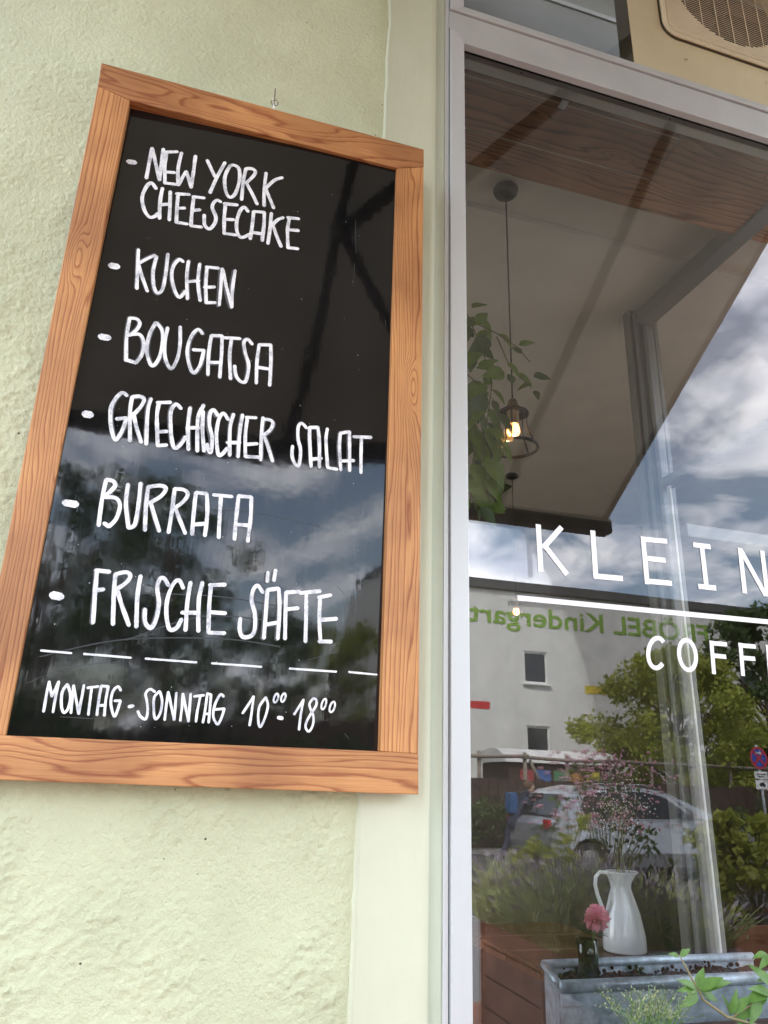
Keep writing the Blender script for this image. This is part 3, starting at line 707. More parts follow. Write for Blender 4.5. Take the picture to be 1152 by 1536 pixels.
# panel: recessed, very slightly warped
PO = .011
xm = (iTL.x + iTR.x)/2; zm = (iTL.z + iBL.z)/2
def warp(x, z): return -.040*(x-xm)*(z-zm) + .0022*math.sin((x-xm)*9+1)*math.cos((z-zm)*7) 
def pan_y(x, z): return yboard(z) + PO - warp(x, z)*-1
def PP(px, py, off=0.0):
    d = ray(px, py); p = PB(px, py)
    for _ in range(6):
        t = (pan_y(p.x, p.z) - off - EYE.y)/d.y; p = EYE + d*t
    return p
def panel_mat():
    M = bpy.data.materials.new('black_lacquered_board'); M.use_nodes = True
    t = M.node_tree; b = t.nodes['Principled BSDF']; n = t.nodes.new; l = t.links.new
    c = n('ShaderNodeTexCoord')
    no = n('ShaderNodeTexNoise'); no.inputs['Scale'].default_value = 7; no.inputs['Detail'].default_value = 7; l(c.outputs['Object'], no.inputs['Vector'])
    rp = n('ShaderNodeValToRGB'); rp.color_ramp.elements[0].position = .35; rp.color_ramp.elements[1].position = .8
    rp.color_ramp.elements[0].color = (.003,.003,.0032,1); rp.color_ramp.elements[1].color = (.009,.009,.009,1); l(no.outputs['Fac'], rp.inputs[0]); l(rp.outputs[0], b.inputs['Base Color'])
    mp = n('ShaderNodeMapping'); mp.inputs['Scale'].default_value = (1,1,.08); l(c.outputs['Object'], mp.inputs[0])
    n2 = n('ShaderNodeTexNoise'); n2.inputs['Scale'].default_value = 60; n2.inputs['Detail'].default_value = 3; l(mp.outputs[0], n2.inputs['Vector'])
    rr = n('ShaderNodeMapRange'); rr.inputs['From Min'].default_value = .3; rr.inputs['From Max'].default_value = .8; rr.inputs['To Min'].default_value = .025; rr.inputs['To Max'].default_value = .085; l(n2.outputs['Fac'], rr.inputs['Value']); l(rr.outputs[0], b.inputs['Roughness'])
    n3 = n('ShaderNodeTexNoise'); n3.inputs['Scale'].default_value = 26; n3.inputs['Detail'].default_value = 2; l(c.outputs['Object'], n3.inputs['Vector'])
    ad = n('ShaderNodeMath'); ad.operation = 'MULTIPLY_ADD'; ad.inputs[1].default_value = .4; l(n2.outputs['Fac'], ad.inputs[0]); l(n3.outputs['Fac'], ad.inputs[2])
    bu = n('ShaderNodeBump'); bu.inputs['Strength'].default_value = .055; bu.inputs['Distance'].default_value = .0022; l(ad.outputs[0], bu.inputs['Height']); l(bu.outputs[0], b.inputs['Normal'])
    b.inputs['IOR'].default_value = 1.52
    return M
x0, x1 = iTL.x-.012, iTR.x+.012; z0, z1 = iBL.z-.012, iTL.z+.02
nx, nz = 24, 44
vs = [(x0+(x1-x0)*i/nx, pan_y(x0+(x1-x0)*i/nx, z0+(z1-z0)*j/nz), z0+(z1-z0)*j/nz) for j in range(nz+1) for i in range(nx+1)]
fs = [(j*(nx+1)+i, j*(nx+1)+i+1, (j+1)*(nx+1)+i+1, (j+1)*(nx+1)+i) for j in range(nz) for i in range(nx)]
panel = pyd('panel', vs, fs, panel_mat(), board, True)
bk = prism('back_sheet', [Vector((x0, yboard(z0)+.022, z0)), Vector((x1, yboard(z0)+.022, z0)), Vector((x1, yboard(z1)+.022, z1)), Vector((x0, yboard(z1)+.022, z1))], (0,.004,0), M_black, board)

def chalk_mat(name, a, b_, lo_=.35, hi=.6):
    M = bpy.data.materials.new(name); M.use_nodes = True
    t = M.node_tree; b = t.nodes['Principled BSDF']; n = t.nodes.new; l = t.links.new
    c = n('ShaderNodeTexCoord')
    no = n('ShaderNodeTexNoise'); no.inputs['Scale'].default_value = 55; no.inputs['Detail'].default_value = 4; l(c.outputs['Object'], no.inputs['Vector'])
    mp = n('ShaderNodeMapping'); mp.inputs['Scale'].default_value = (1,260,1); l(c.outputs['UV'], mp.inputs[0])
    n2 = n('ShaderNodeTexNoise'); n2.inputs['Scale'].default_value = 2; n2.inputs['Detail'].default_value = 3; mp.inputs['Scale'].default_value = (14, 1.6, 1); l(mp.outputs[0], n2.inputs['Vector'])
    ad = n('ShaderNodeMath'); ad.operation = 'MULTIPLY_ADD'; ad.inputs[1].default_value = .5; l(no.outputs['Fac'], ad.inputs[0]); 
    hf = n('ShaderNodeMath'); hf.operation = 'MULTIPLY'; hf.inputs[1].default_value = .5; l(n2.outputs['Fac'], hf.inputs[0]); l(hf.outputs[0], ad.inputs[2])
    rp = n('ShaderNodeValToRGB'); rp.color_ramp.elements[0].position = lo_; rp.color_ramp.elements[1].position = hi
    rp.color_ramp.elements[0].color = (*a, 1); rp.color_ramp.elements[1].color = (*b_, 1); l(ad.outputs[0], rp.inputs[0]); l(rp.outputs[0], b.inputs['Base Color'])
    b.inputs['Roughness'].default_value = .8
    return M
M_chalk = chalk_mat('white_chalk_marker', (.34,.35,.38), (.82,.82,.82), .38, .53)
M_ghost = chalk_mat('wiped_chalk', (.035,.035,.038), (.11,.11,.12), .4, .6)
def smooth_pts(pts, n=7):
    if len(pts) < 3: 
        a, b = pts; return [(a[0]+(b[0]-a[0])*t, a[1]+(b[1]-a[1])*t) for t in np.linspace(0, 1, 7)]
    out = []; q = [pts[0]] + list(pts) + [pts[-1]]
    for i in range(1, len(q)-2):
        p0, p1, p2, p3 = map(np.array, q[i-1:i+3])
        for t in np.linspace(0, 1, n, endpoint=False):
            out.append(tuple(.5*((2*p1)+(-p0+p2)*t+(2*p0-5*p1+4*p2-p3)*t*t+(-p0+3*p1-3*p2+p3)*t**3)))
    out.append(tuple(pts[-1])); return out
ORD = [0]
def brush(bm, uvl, pts, wid, base_off, jit=1.0):
    """pts in photograph pixels; round-ended ribbon just above the panel"""
    ORD[0] += 1; off = base_off + (ORD[0] % 9)*.00003
    sp_ = smooth_pts(pts); P3 = [PP(x, y, off) for x, y in sp_]
    n = len(P3); rows = []; s = 0; sd = random.uniform(0, 99)
    L_ = sum((P3[i+1]-P3[i]).length for i in range(n-1))
    t0 = (P3[1]-P3[0]).normalized(); t1 = (P3[-1]-P3[-2]).normalized()
    w = wid/2
    ext = [P3[0]-t0*w*.75] + P3 + [P3[-1]+t1*w*.75]
    for i, p in enumerate(ext):
        a, b = ext[max(i-1,0)], ext[min(i+1, len(ext)-1)]
        t = (b-a).normalized(); nn = Vector((-t.z, 0, t.x)).normalized()
        ww = w*(1 + .16*mnoise.noise(Vector((sd, s*60, 0)))*jit)
        if i in (0, len(ext)-1): ww *= .35
        sh = nn*w*.10*mnoise.noise(Vector((s*45, sd, 3)))*jit
        rows.append((p+sh+nn*ww, p+sh+nn*ww*.4, p+sh-nn*ww*.4, p+sh-nn*ww, s))
        if i < len(ext)-1: s += (ext[i+1]-p).length
    vb = [[bm.verts.new((v.x, pan_y(v.x, v.z)-off, v.z)) for v in r[:4]] for r in rows]
    for (ra, va), (rb, vb_) in zip(zip(rows, vb), zip(rows[1:], vb[1:])):
        for k in range(3):
            f = bm.faces.new((va[k], va[k+1], vb_[k+1], vb_[k]))
            for lp, (uu, vv) in zip(f.loops, ((ra[4], k), (ra[4], k+1), (rb[4], k+1), (rb[4], k))): lp[uvl].uv = (uu*8+sd, vv*1.0+sd)
def letter(strokes, ox, oy, sc, wid, ghost=False, name='letter', gd=None):
    st = [[(ox + x/sc, oy + y/sc) for x, y in s] for s in strokes]
    if ghost:
        bm = bmesh.new(); uvl = bm.loops.layers.uv.new('UVMap'); dx, dy = gd or (random.uniform(-2.6, 2.6), random.uniform(-1.2, 1.8))
        for s in st: brush(bm, uvl, [(x+dx, y+dy) for x, y in s], wid*1.12, .0001)
        me = bpy.data.meshes.new('wiped_trace'); bm.to_mesh(me); bm.free(); link('wiped_trace', me, M_ghost, panel)
    bm = bmesh.new(); uvl = bm.loops.layers.uv.new('UVMap')
    for s in st: brush(bm, uvl, s, wid, .0005)
    me = bpy.data.meshes.new(name); bm.to_mesh(me); bm.free(); return link(name, me, M_chalk, panel)
WB = .0056
A_ = (180, 200, 3.84)
rowA = [
 [[(152,258),(168,170),(185,85)],[(185,85),(205,170),(228,270)],[(228,270),(238,180),(250,90)]],
 [[(268,105),(258,190),(258,288)],[(262,108),(330,106)],[(262,222),(316,226)],[(258,285),(324,294)]],
 [[(355,112),(335,200),(335,298)],[(335,298),(362,250),(382,220)],[(382,220),(398,270),(410,312)],[(410,312),(426,200),(435,130)]],
 [[(503,155),(530,215),(548,250)],[(605,168),(560,250),(518,342)]],
 [[(635,185),(605,250),(608,330),(632,368),(665,345),(688,270),(685,205),(655,183),(632,190)]],
 [[(725,205),(710,280),(700,382)],[(725,203),(762,205),(780,222),(765,250),(728,285)],[(728,285),(760,345),(790,408)]],
 [[(842,228),(830,330),(830,418)],[(935,255),(890,270),(838,318)],[(842,325),(885,430)]],
 [[(208,318),(180,285),(150,310),(128,370),(140,440),(170,482),(200,478),(218,462)]],
 [[(245,315),(230,400),(228,490)],[(290,335),(288,420),(284,500)],[(230,412),(285,408)]],
 [[(335,345),(328,430),(325,512)],[(325,348),(400,352)],[(330,432),(372,430)],[(322,512),(388,522)]],
 [[(425,365),(415,450),(408,532)],[(420,365),(485,372)],[(415,445),(460,440)],[(408,532),(470,540)]],
 [[(580,395),(560,385),(540,400),(532,430),(552,480),(545,520),(515,550),(488,525),(485,470)]],
 [[(607,408),(600,490),(600,578)],[(600,405),(675,412)],[(602,495),(655,497)],[(600,576),(668,585)]],
 [[(738,450),(715,425),(690,450),(672,510),(675,570),(700,600),(745,582)]],
 [[(750,608),(762,530),(770,450)],[(770,450),(832,455)],[(832,455),(828,540),(818,618)],[(757,570),(825,580)]],
 [[(872,460),(865,540),(852,635)],[(940,485),(905,500),(872,535)],[(878,522),(902,590),(928,652)]],
 [[(975,488),(965,560),(968,660)],[(965,485),(1030,492)],[(968,555),(1028,560)],[(965,658),(1025,665)]]]
for st in rowA: letter(st, *A_, WB*1.05)
letter([[(48,162),(86,168)]], *A_, .0088, name='dash')
B_ = (140, 360, 3.84)
rowB = [
 [[(260,55),(256,150),(250,280)],[(355,88),(310,108),(262,135)],[(262,145),(282,215),(312,295)]],
 [[(365,95),(345,180),(350,270),(372,305),(400,280),(418,190),(430,80)]],
 [[(518,125),(495,112),(465,145),(452,200),(465,280),(495,330),(530,295)]],
 [[(548,122),(538,210),(542,340)],[(612,138),(602,240),(615,350)],[(540,240),(608,235)]],
 [[(655,155),(648,255),(650,360)],[(650,155),(722,162)],[(640,272),(698,270)],[(648,360),(702,360)]],
 [[(742,165),(735,260),(725,375)],[(745,170),(765,260),(797,388)],[(797,388),(802,280),(817,175)]],
 [[(210,450),(192,560),(188,695)],[(210,450),(250,455),(268,480),(250,515),(208,550)],[(215,545),(268,545),(290,590),(280,660),(245,708)],[(245,708),(192,692)]],
 [[(360,475),(325,540),(308,620),(318,690),(342,725),(378,680),(398,590),(395,520),(362,476)]],
 [[(428,505),(412,590),(415,680),(448,740),(485,680),(500,590),(500,500)]],
 [[(628,540),(605,515),(570,545),(545,610),(545,690),(575,765),(615,720),(635,640)],[(637,635),(575,632)]],
 [[(680,550),(665,650),(660,775)],[(680,550),(742,552)],[(742,552),(738,660),(728,790)],[(665,705),(738,705)]],
 [[(748,562),(845,568)],[(795,570),(785,670),(790,800)]],
 [[(915,600),(890,572),(868,590),(875,650),(895,720),(880,810),(850,815),(822,780),(815,725)]],
 [[(955,605),(942,700),(938,825)],[(955,603),(1022,605)],[(1022,605),(1022,720),(1015,838)],[(940,732),(1020,745)]]]
for i, st in enumerate(rowB): letter(st, *B_, WB*.95, ghost=True)
letter([[(100,146),(140,153)]], *B_, .0100, name='dash'); letter([[(42,556),(88,564)]], *B_, .0100, name='dash')
C_ = (110, 570, 4.8)
rowC = [
 [[(385,112),(350,92),(300,140),(270,210),(270,330),(300,430),(340,385),(368,325),(382,275)],[(382,272),(312,280)]],
 [[(425,120),(408,230),(408,440)],[(425,122),(480,118),(510,140),(487,190),(432,250)],[(432,240),(455,340),(488,448)]],
 [[(560,135),(535,230),(525,462)]],
 [[(618,160),(602,260),(608,475)],[(605,162),(700,160)],[(610,375),(675,370)],[(608,472),(672,468)]],
 [[(775,205),(740,175),(705,220),(700,320),(708,420),(730,492),(775,462),(808,410)]],
 [[(840,200),(825,330),(828,502)],[(922,205),(895,290),(892,512)],[(818,345),(905,345)]],
 [[(935,225),(930,350),(940,512)],[(938,180),(925,208)]],
 [[(1040,255),(1010,215),(985,240),(980,320),(1000,420),(990,520),(968,490),(965,462)]],
 [[(1115,285),(1080,240),(1045,290),(1030,400),(1042,530),(1070,535),(1110,490)]]]
for i, st in enumerate(rowC): letter(st, *C_, WB, ghost=i in (0,1,2,4,5,7))
letter([[(82,244),(125,252)]], *C_, .0108, name='dash')
D_ = (340, 590, 4.8)
rowD = [
 [[(50,150),(25,250),(22,448)],[(115,155),(95,270),(82,458)],[(5,355),(95,355)]],
 [[(150,175),(135,300),(135,455)],[(140,172),(212,175)],[(140,368),(220,362)],[(132,455),(232,460)]],
 [[(262,175),(250,300),(245,480)],[(262,185),(310,190),(333,215),(315,260),(270,300)],[(270,305),(300,390),(330,488)]],
 [[(575,250),(540,215),(515,245),(515,330),(532,410),(518,520),(485,495),(470,440),(475,380)]],
 [[(597,245),(598,340),(608,528)],[(597,245),(658,245)],[(658,245),(668,380),(668,533)],[(605,475),(682,467)]],
 [[(725,255),(715,340),(727,532)],[(727,535),(795,547)]],
 [[(818,290),(812,400),(822,552)],[(818,287),(885,277)],[(885,277),(885,400),(885,558)],[(820,487),(916,484)]],
 [[(914,312),(1040,317)],[(970,317),(968,430),(966,572)]]]
for i, st in enumerate(rowD): letter(st, *D_, WB*.95, ghost=i % 2 == 0)
E_ = (80, 700, 3.6)
rowE = [
 [[(285,70),(262,180),(245,318)],[(285,70),(325,80),(330,110),(272,165)],[(280,165),(338,170),(360,210),(340,280),(300,323)],[(300,323),(275,305)]],
 [[(403,95),(392,200),(405,328)],[(405,330),(440,310),(460,200),(472,90)]],
 [[(512,110),(500,220),(495,343)],[(512,110),(575,102),(608,118),(580,160),(522,195)],[(525,190),(545,260),(572,348)]],
 [[(655,120),(642,230),(622,355)],[(655,120),(705,125),(726,150),(700,190),(652,225)],[(655,215),(680,280),(712,360)]],
 [[(770,140),(758,250),(750,366)],[(770,140),(828,145)],[(828,145),(832,250),(818,373)],[(758,312),(830,308)]],
 [[(865,152),(965,162)],[(905,165),(898,270),(893,383)]],
 [[(1000,160),(988,270),(978,393)],[(1000,158),(1068,165)],[(1070,165),(1065,280),(1050,403)],[(990,312),(1060,318)]]]
for i, st in enumerate(rowE): letter(st, *E_, WB, ghost=i in (1,2,3,6))
letter([[(62,194),(122,204)]], *E_, .0100, name='dash')
F_ = (60, 830, 3.84)
rowF = [
 [[(328,100),(318,220),(305,400)],[(322,98),(400,106)],[(318,212),(366,207)]],
 [[(435,120),(425,240),(420,408)],[(435,120),(495,108),(520,128),(500,165),(434,213)],[(440,200),(475,310),(512,413)]],
 [[(580,130),(562,240),(555,423)]],
 [[(740,185),(715,145),(690,150),(675,200),(685,290),(665,390),(635,430),(605,395),(605,322)]],
 [[(825,200),(800,155),(765,180),(735,260),(728,350),(745,435),(785,430),(815,380)]],
 [[(868,168),(850,270),(838,443)],[(935,168),(915,270),(912,448)],[(818,342),(905,342)]],
 [[(985,180),(975,300),(970,455)],[(977,183),(1066,180)],[(977,338),(1068,345)],[(970,456),(1063,460)]]]
for i, st in enumerate(rowF): letter(st, *F_, WB, ghost=i in (0,1,3,5))
letter([[(72,240),(120,250)]], *F_, .0108, name='dash')
G_ = (330, 840, 4.43)
rowG = [
 [[(285,215),(250,170),(220,200),(210,270),(232,360),(230,460),(205,505),(150,510),(130,460),(135,387)]],
 [[(315,200),(305,350),(292,518)],[(314,200),(388,188)],[(390,190),(395,330),(385,523)],[(305,428),(388,415)],[(318,82),(314,142)],[(370,67),(358,136)]],
 [[(440,215),(435,350),(432,523)],[(438,216),(528,210)],[(440,328),(518,320)]],
 [[(530,220),(666,206)],[(574,220),(572,380),(568,543)]],
 [[(665,245),(660,400),(668,543)],[(655,248),(736,233)],[(665,398),(775,390)],[(658,541),(740,542)]]]
for i, st in enumerate(rowG): letter(st, *G_, WB, ghost=i in (0,1))
H_ = (40, 960, 3.84)
for a, b in (((82,60),(258,76)),((330,80),(600,102)),((685,107),(978,129))): letter([[a, b]], *H_, .0028, name='dash')
I_ = (310, 990, 4.114)
for a, b in (((32,20),(338,42)),((512,53),(800,72)),((878,74),(1050,90))): letter([[a, b]], *I_, .0029, name='dash')
rowH = [
 [[(130,240),(115,310),(97,412)],[(130,245),(145,325)],[(145,325),(185,240)],[(185,240),(168,320),(152,415)]],
 [[(235,255),(205,300),(200,380),(215,418),(240,390),(252,320),(238,260)]],
 [[(270,262),(262,340),(255,420)],[(270,262),(300,425)],[(300,425),(330,260)]],
 [[(350,275),(412,268)],[(375,275),(365,350),(355,430)]],
 [[(430,265),(415,350),(405,432)],[(430,265),(470,268)],[(470,268),(455,350),(447,435)],[(415,378),(455,375)]],
 [[(542,290),(525,268),(495,300),(485,370),(505,440),(525,400),(540,350)],[(540,350),(507,350)]],
 [[(738,298),(710,283),(685,310),(692,350),(697,410),(685,455),(655,440),(640,410)]],
 [[(765,295),(735,330),(732,400),(742,455),(770,420),(780,350),(768,298)]],
 [[(815,300),(805,370),(795,460)],[(815,300),(850,460)],[(850,460),(862,305)]],
 [[(900,310),(895,380),(885,465)],[(900,310),(932,468)],[(932,468),(945,310)]],
 [[(965,325),(1020,318)],[(1000,325),(985,400),(975,470)]],
 [[(1040,310),(1030,390),(1015,475)],[(1040,308),(1062,315)],[(1062,315),(1055,400),(1048,475)],[(1025,425),(1055,425)]],
 [[(1135,325),(1115,315),(1085,370),(1075,440),(1100,485),(1125,440),(1138,395)],[(1138,395),(1088,400)]]]
for st in rowH: letter(st, *H_, .0034)
letter([[(590,384),(612,380)]], *H_, .0046, name='dash')
rowI = [
 [[(222,328),(290,225)],[(290,225),(278,320),(265,403)]],
 [[(365,230),(325,290),(318,370),(332,412),(362,350),(378,280),(366,232)]],
 [[(540,335),(598,245)],[(598,245),(582,330),(570,430)]],
 [[(655,240),(635,270),(642,305),(658,345),(655,400),(632,440),(612,420),(615,385),(645,330),(675,280),(675,245),(655,238)]]]
for st in rowI: letter(st, *I_, .0034, name='digit')
for cx, cy, rx, ry in ((428,235,13,27),(473,232,13,26),(723,272,13,32),(775,290,15,32)):
    letter([[(cx+rx*math.cos(a)-ry*.25*math.sin(a), cy+ry*math.sin(a)) for a in np.linspace(0, 6.6, 11)]], *I_, .0027, name='digit')
letter([[(442,355),(466,360)]], *I_, .0050, name='dash')
# fine scratches and wiped streaks
def scr_(pts, w, m, nm):
    bm = bmesh.new(); uvl = bm.loops.layers.uv.new('UVMap'); brush(bm, uvl, pts, w, .0001)
    me = bpy.data.meshes.new(nm); bm.to_mesh(me); bm.free(); return link(nm, me, m, panel)
M_scratch = mat('matt_scratch', (.05,.05,.055), rough=.7, var=.2)
M_faint = mat('faint_wipe_streak', (.016,.017,.018), rough=.4, var=.2)
for pts in ([(300,800-36),(360,766),(430,778),(480,790)], [(506,880),(516,890)], [(535,886),(552,890)], [(462,990),(505,978)], [(533,330),(534,380)], [(532,395),(530,430)], [(578,480),(579,490)], [(190,958),(232,950)],
            [(40,1025),(100,1002),(180,992)], [(90,1075),(140,1078)], [(470,742),(510,745)], [(330,966),(322,972)], [(517,1100),(523,1108)], [(186,848),(184,856)]):
    scr_(pts, .0006, M_scratch, 'scratch')
for pts in ([(60,985),(180,960),(330,958),(420,970)], [(210,890),(330,895),(450,915)], [(190,960),(300,925),(400,930)]):
    scr_(pts, .0018, M_faint, 'streak')
bm = bmesh.new()
for i in range(70):
    p = PP(random.uniform(40, 570), random.uniform(240, 1100), .0003)
    if iTL.x < p.x < iTR.x: bmesh.ops.create_icosphere(bm, subdivisions=1, radius=random.uniform(.0003,.0007), matrix=Matrix.Translation(p) @ Matrix.Diagonal((1,.3,1,1)))
o = obm('chalk_dust', bm, M_chalk, panel); o['kind'] = 'stuff'
# hanging eye above the frame
hy = -.040
ct = P(412, 154, hy)
bm = bmesh.new()
tube_into(bm, [ct+Vector((.0065*math.cos(a), .0065*math.sin(a), 0)) for a in np.linspace(0, 6.28, 17)], .0012, 6)
obm('hanging_ring', bm, M_chrome, board, True)
tube('hanging_hook', [P(410,166,hy), P(411,155,hy), P(412.5,140,hy), P(413,134,hy+.004), P(413,133,hy+.028)], .0014, M_chrome, board)
# ================================================================== AWNING over the terrace (seen in the glass and the board)
M_fabric = mat('taupe_awning_fabric', (.50,.465,.41), rough=.9, var=.06, vscale=3, bump=.2, bscale=500, trans=.5)
M_arm = mat('dark_awning_arm', (.075,.07,.065), rough=.5)
awn = thing('awning', 'taupe fabric awning with dark folding arms and front bar, reflected in the shop window', 'awning', (0, 0, EYE.z+2.25))
Yv = 1.10
barY = 2.93                                   # virtual distance of the front bar
zf = EYE.z + .405*barY; yf = -(barY - Yv)
zw = zf + (barY - Yv - .05)*.618
xe = .664*barY; xl = -.82
sl = Vector((0, yf+.03, zf-zw)).normalized()
f0, f1 = Vector((0, -.06, zw)), Vector((0, yf, zf))
nseg = 16; vs = []; fs = []
for i in range(nseg+1):
    p = f0.lerp(f1, i/nseg); sag = -.012*math.sin(math.pi*i/nseg)
    for x in (xl, xe): vs.append((x, p.y, p.z+sag))
    for x in (xl, xe): vs.append((x, p.y, p.z+sag+.0012))
for i in range(nseg):
    a = i*4; fs += [(a, a+1, a+5, a+4), (a+2, a+6, a+7, a+3), (a, a+4, a+6, a+2), (a+1, a+3, a+7, a+5)]
pyd('fabric', vs, fs, M_fabric, awn)
box('front_bar', xl-.02, xe+.03, yf-.045, yf+.035, zf-.055, zf+.02, M_arm, awn, .012)
box('edge_hem', xe-.012, xe+.006, yf, -.06, 0, 0, M_arm, awn) if False else prism('edge_hem', [(xe-.022, f0.y, f0.z-.004), (xe+.003, f0.y, f0.z-.004), (xe+.003, f1.y, f1.z-.004), (xe-.022, f1.y, f1.z-.004)], (0,0,-.010), M_arm, awn)
box('cassette', xl-.03, xe+.04, -.16, -.005, zw-.05, zw+.10, M_arm, awn, .015)
def on(x, Y, d=.05):
    t = (Y - Yv - .06)/(barY - Yv - .06); p = f0.lerp(f1, t); return Vector((x, p.y, p.z - d))
sc_ = barY/2.8
def arm(name, a, b, r0): 
    bm = bmesh.new(); tube_into(bm, [a, b], r0, 8); return obm(name, bm, M_arm, awn)
arm('support_rod', on(1.31*sc_, 1.17, .03), on(1.31*sc_, barY-.03, .03), .020)
arm('support_rod', on(.35*sc_, 1.17, .03), on(.35*sc_, barY-.03, .03), .018)
el = on(.35*sc_+.01, 2.04*sc_, .075)
arm('folding_arm', on(1.20*sc_, 1.19, .075), el, .026); arm('folding_arm', el, on(1.02*sc_, barY-.04, .075), .022)
sph('elbow', el, .04, M_arm, awn)

# ================================================================== GROUND
def struct(o): o['kind'] = 'structure'; return o
M_asph = mat('asphalt', (.05,.05,.052), rough=.9, var=.25, vscale=3, bump=.5, bscale=150)
M_pave = mat('pavement_slabs', (.22,.21,.20), rough=.85, var=.12, vscale=8, bump=.3)
struct(box('ground', -400, 400, -500, 400, -.6, -.012, mat('ground_earth', (.12,.12,.08), rough=.95, var=.3, vscale=.5)))
struct(box('road', -80, 80, -17.2, -8.8, -.0115, -.004, M_asph))
struct(box('pavement', -80, 80, -8.78, -.8, -.0117, .0, M_pave)) 
struct(box('kerb', -80, 80, -8.9, -8.77, -.0119, .012, mat('kerb_stone', (.3,.29,.27), rough=.8)))
struct(box('far_pavement', -80, 80, -20, -17.2, -.0116, .08, M_pave))
dk = struct(box('terrace_deck', -2.0, 5.2, -4.9, -.03, .001, .07, mat('deck_substructure', (.05,.04,.03))))
for i in range(33):
    box('plank', -2.0, 5.2, -.035-i*.147, -.035-i*.147-.139, .0705, .096, M_deckw, dk, .003)

# ================================================================== ACROSS THE STREET (all seen in the reflection)
BY = -(29.0 - Yv)                          # building front
def mz(px, py, Y): return mir(px, py, Y).z
bz = mz(800, 890, 29.0)
bl, br_ = 11.7, 30.0
M_facade = mat('white_grey_render', (.60,.585,.555), rough=.9, var=.09, vscale=1.2, stretch=(1,1,.25))
kg = thing('kindergarten_building', 'flat roofed grey white building across the street with green wall lettering, reflected in the glass', 'building', (20, BY, 0))
w1a, w1b = mir(785, 975, 29), mir(823, 1026, 29); w2a, w2b = mir(789, 1087, 29), mir(827, 1140, 29)
def facade(holes):
    bm = bmesh.new(); zs_ = sorted({0, bz} | {h[2] for h in holes} | {h[3] for h in holes})
    for z0, z1 in zip(zs_, zs_[1:]):
        hs = sorted([h for h in holes if h[2] <= z0 + 1e-6 and h[3] >= z1 - 1e-6]); x = bl
        for h in hs: bx(bm, x, h[0], BY-.35, BY, z0, z1); x = h[1]
        bx(bm, x, br_, BY-.35, BY, z0, z1)
    return obm('wall', bm, M_facade, kg)
holes = []
for dx in (0, 5.6, 11.2):
    for a, b in ((w1a, w1b), (w2a, w2b)): holes.append((a.x+dx, b.x+dx, b.z, a.z))
facade(holes)
box('side_wall', bl, bl+.35, BY-12, BY-.351, 0, bz, M_facade, kg); box('side_wall', br_-.35, br_, BY-12, BY-.351, 0, bz, M_facade, kg)
box('roof_edge', bl-.15, br_+.15, BY-12.2, BY+.15, bz+.001, bz+.42, mat('dark_roof_edge', (.075,.075,.07), rough=.6), kg, .02)
M_pane = mat('dark_window_pane', (.03,.035,.04), rough=.08)
for (x0, x1, z0, z1) in holes:
    wf = box('window', x0+.001, x1-.001, BY-.14, BY-.06, z0+.001, z0+.09, M_whitepaint, kg)
    box('frame_side', x0+.001, x0+.09, BY-.14, BY-.06, z0+.0905, z1-.0905, M_whitepaint, wf); box('frame_side', x1-.09, x1-.001, BY-.14, BY-.06, z0+.0905, z1-.0905, M_whitepaint, wf)
    box('frame_top', x0+.001, x1-.001, BY-.14, BY-.06, z1-.09, z1-.001, M_whitepaint, wf)
    box('pane', x0+.091, x1-.091, BY-.12, BY-.10, z0+.091, z1-.091, M_pane, wf)
    box('sill', x0-.08, x1+.08, BY+.001, BY+.14, z0-.07, z0-.005, M_whitepaint, wf)
M_red, M_yel, M_green = mat('red_paint', (.50,.03,.03), var=.05), mat('yellow_paint', (.55,.42,.04), var=.05), mat('green_letter_paint', (.20,.34,.045), var=.08)
a, b = mir(690, 1049, 29), mir(735, 1063, 29); box('painted_block', a.x, b.x, BY+.001, BY+.012, b.z, a.z, M_red, kg)
a, b = mir(877, 1027, 29), mir(915, 1042, 29); box('painted_block', a.x, b.x, BY+.001, BY+.012, b.z, a.z, M_yel, kg)
# wall lettering: real text runs the readable way, the glass mirrors it
def text_mesh(s, size):
    c = bpy.data.curves.new('t', 'FONT'); c.body = s; c.size = size; c.extrude = .01; c.offset = size*.012
    o = bpy.data.objects.new('t', c); COL.objects.link(o); dg = bpy.context.evaluated_depsgraph_get(); dg.update()
    me = bpy.data.meshes.new_from_object(o.evaluated_get(dg)); bpy.data.objects.remove(o); return me
def text_letters(s, size, place, m, parent, sx=1):
    prev = ''
    for ch in s:
        prev += ch
        if ch == ' ': continue
        full = text_mesh(prev, size); one = text_mesh(ch, size)
        fx = max(v.co.x for v in full.vertices); ox = max(v.co.x for v in one.vertices)
        bpy.data.meshes.remove(full)
        one.transform(place @ Matrix.Diagonal((sx,1,1,1)) @ Matrix.Translation((fx-ox, 0, 0)))
        one.materials.clear(); link('letter', one, m, parent)
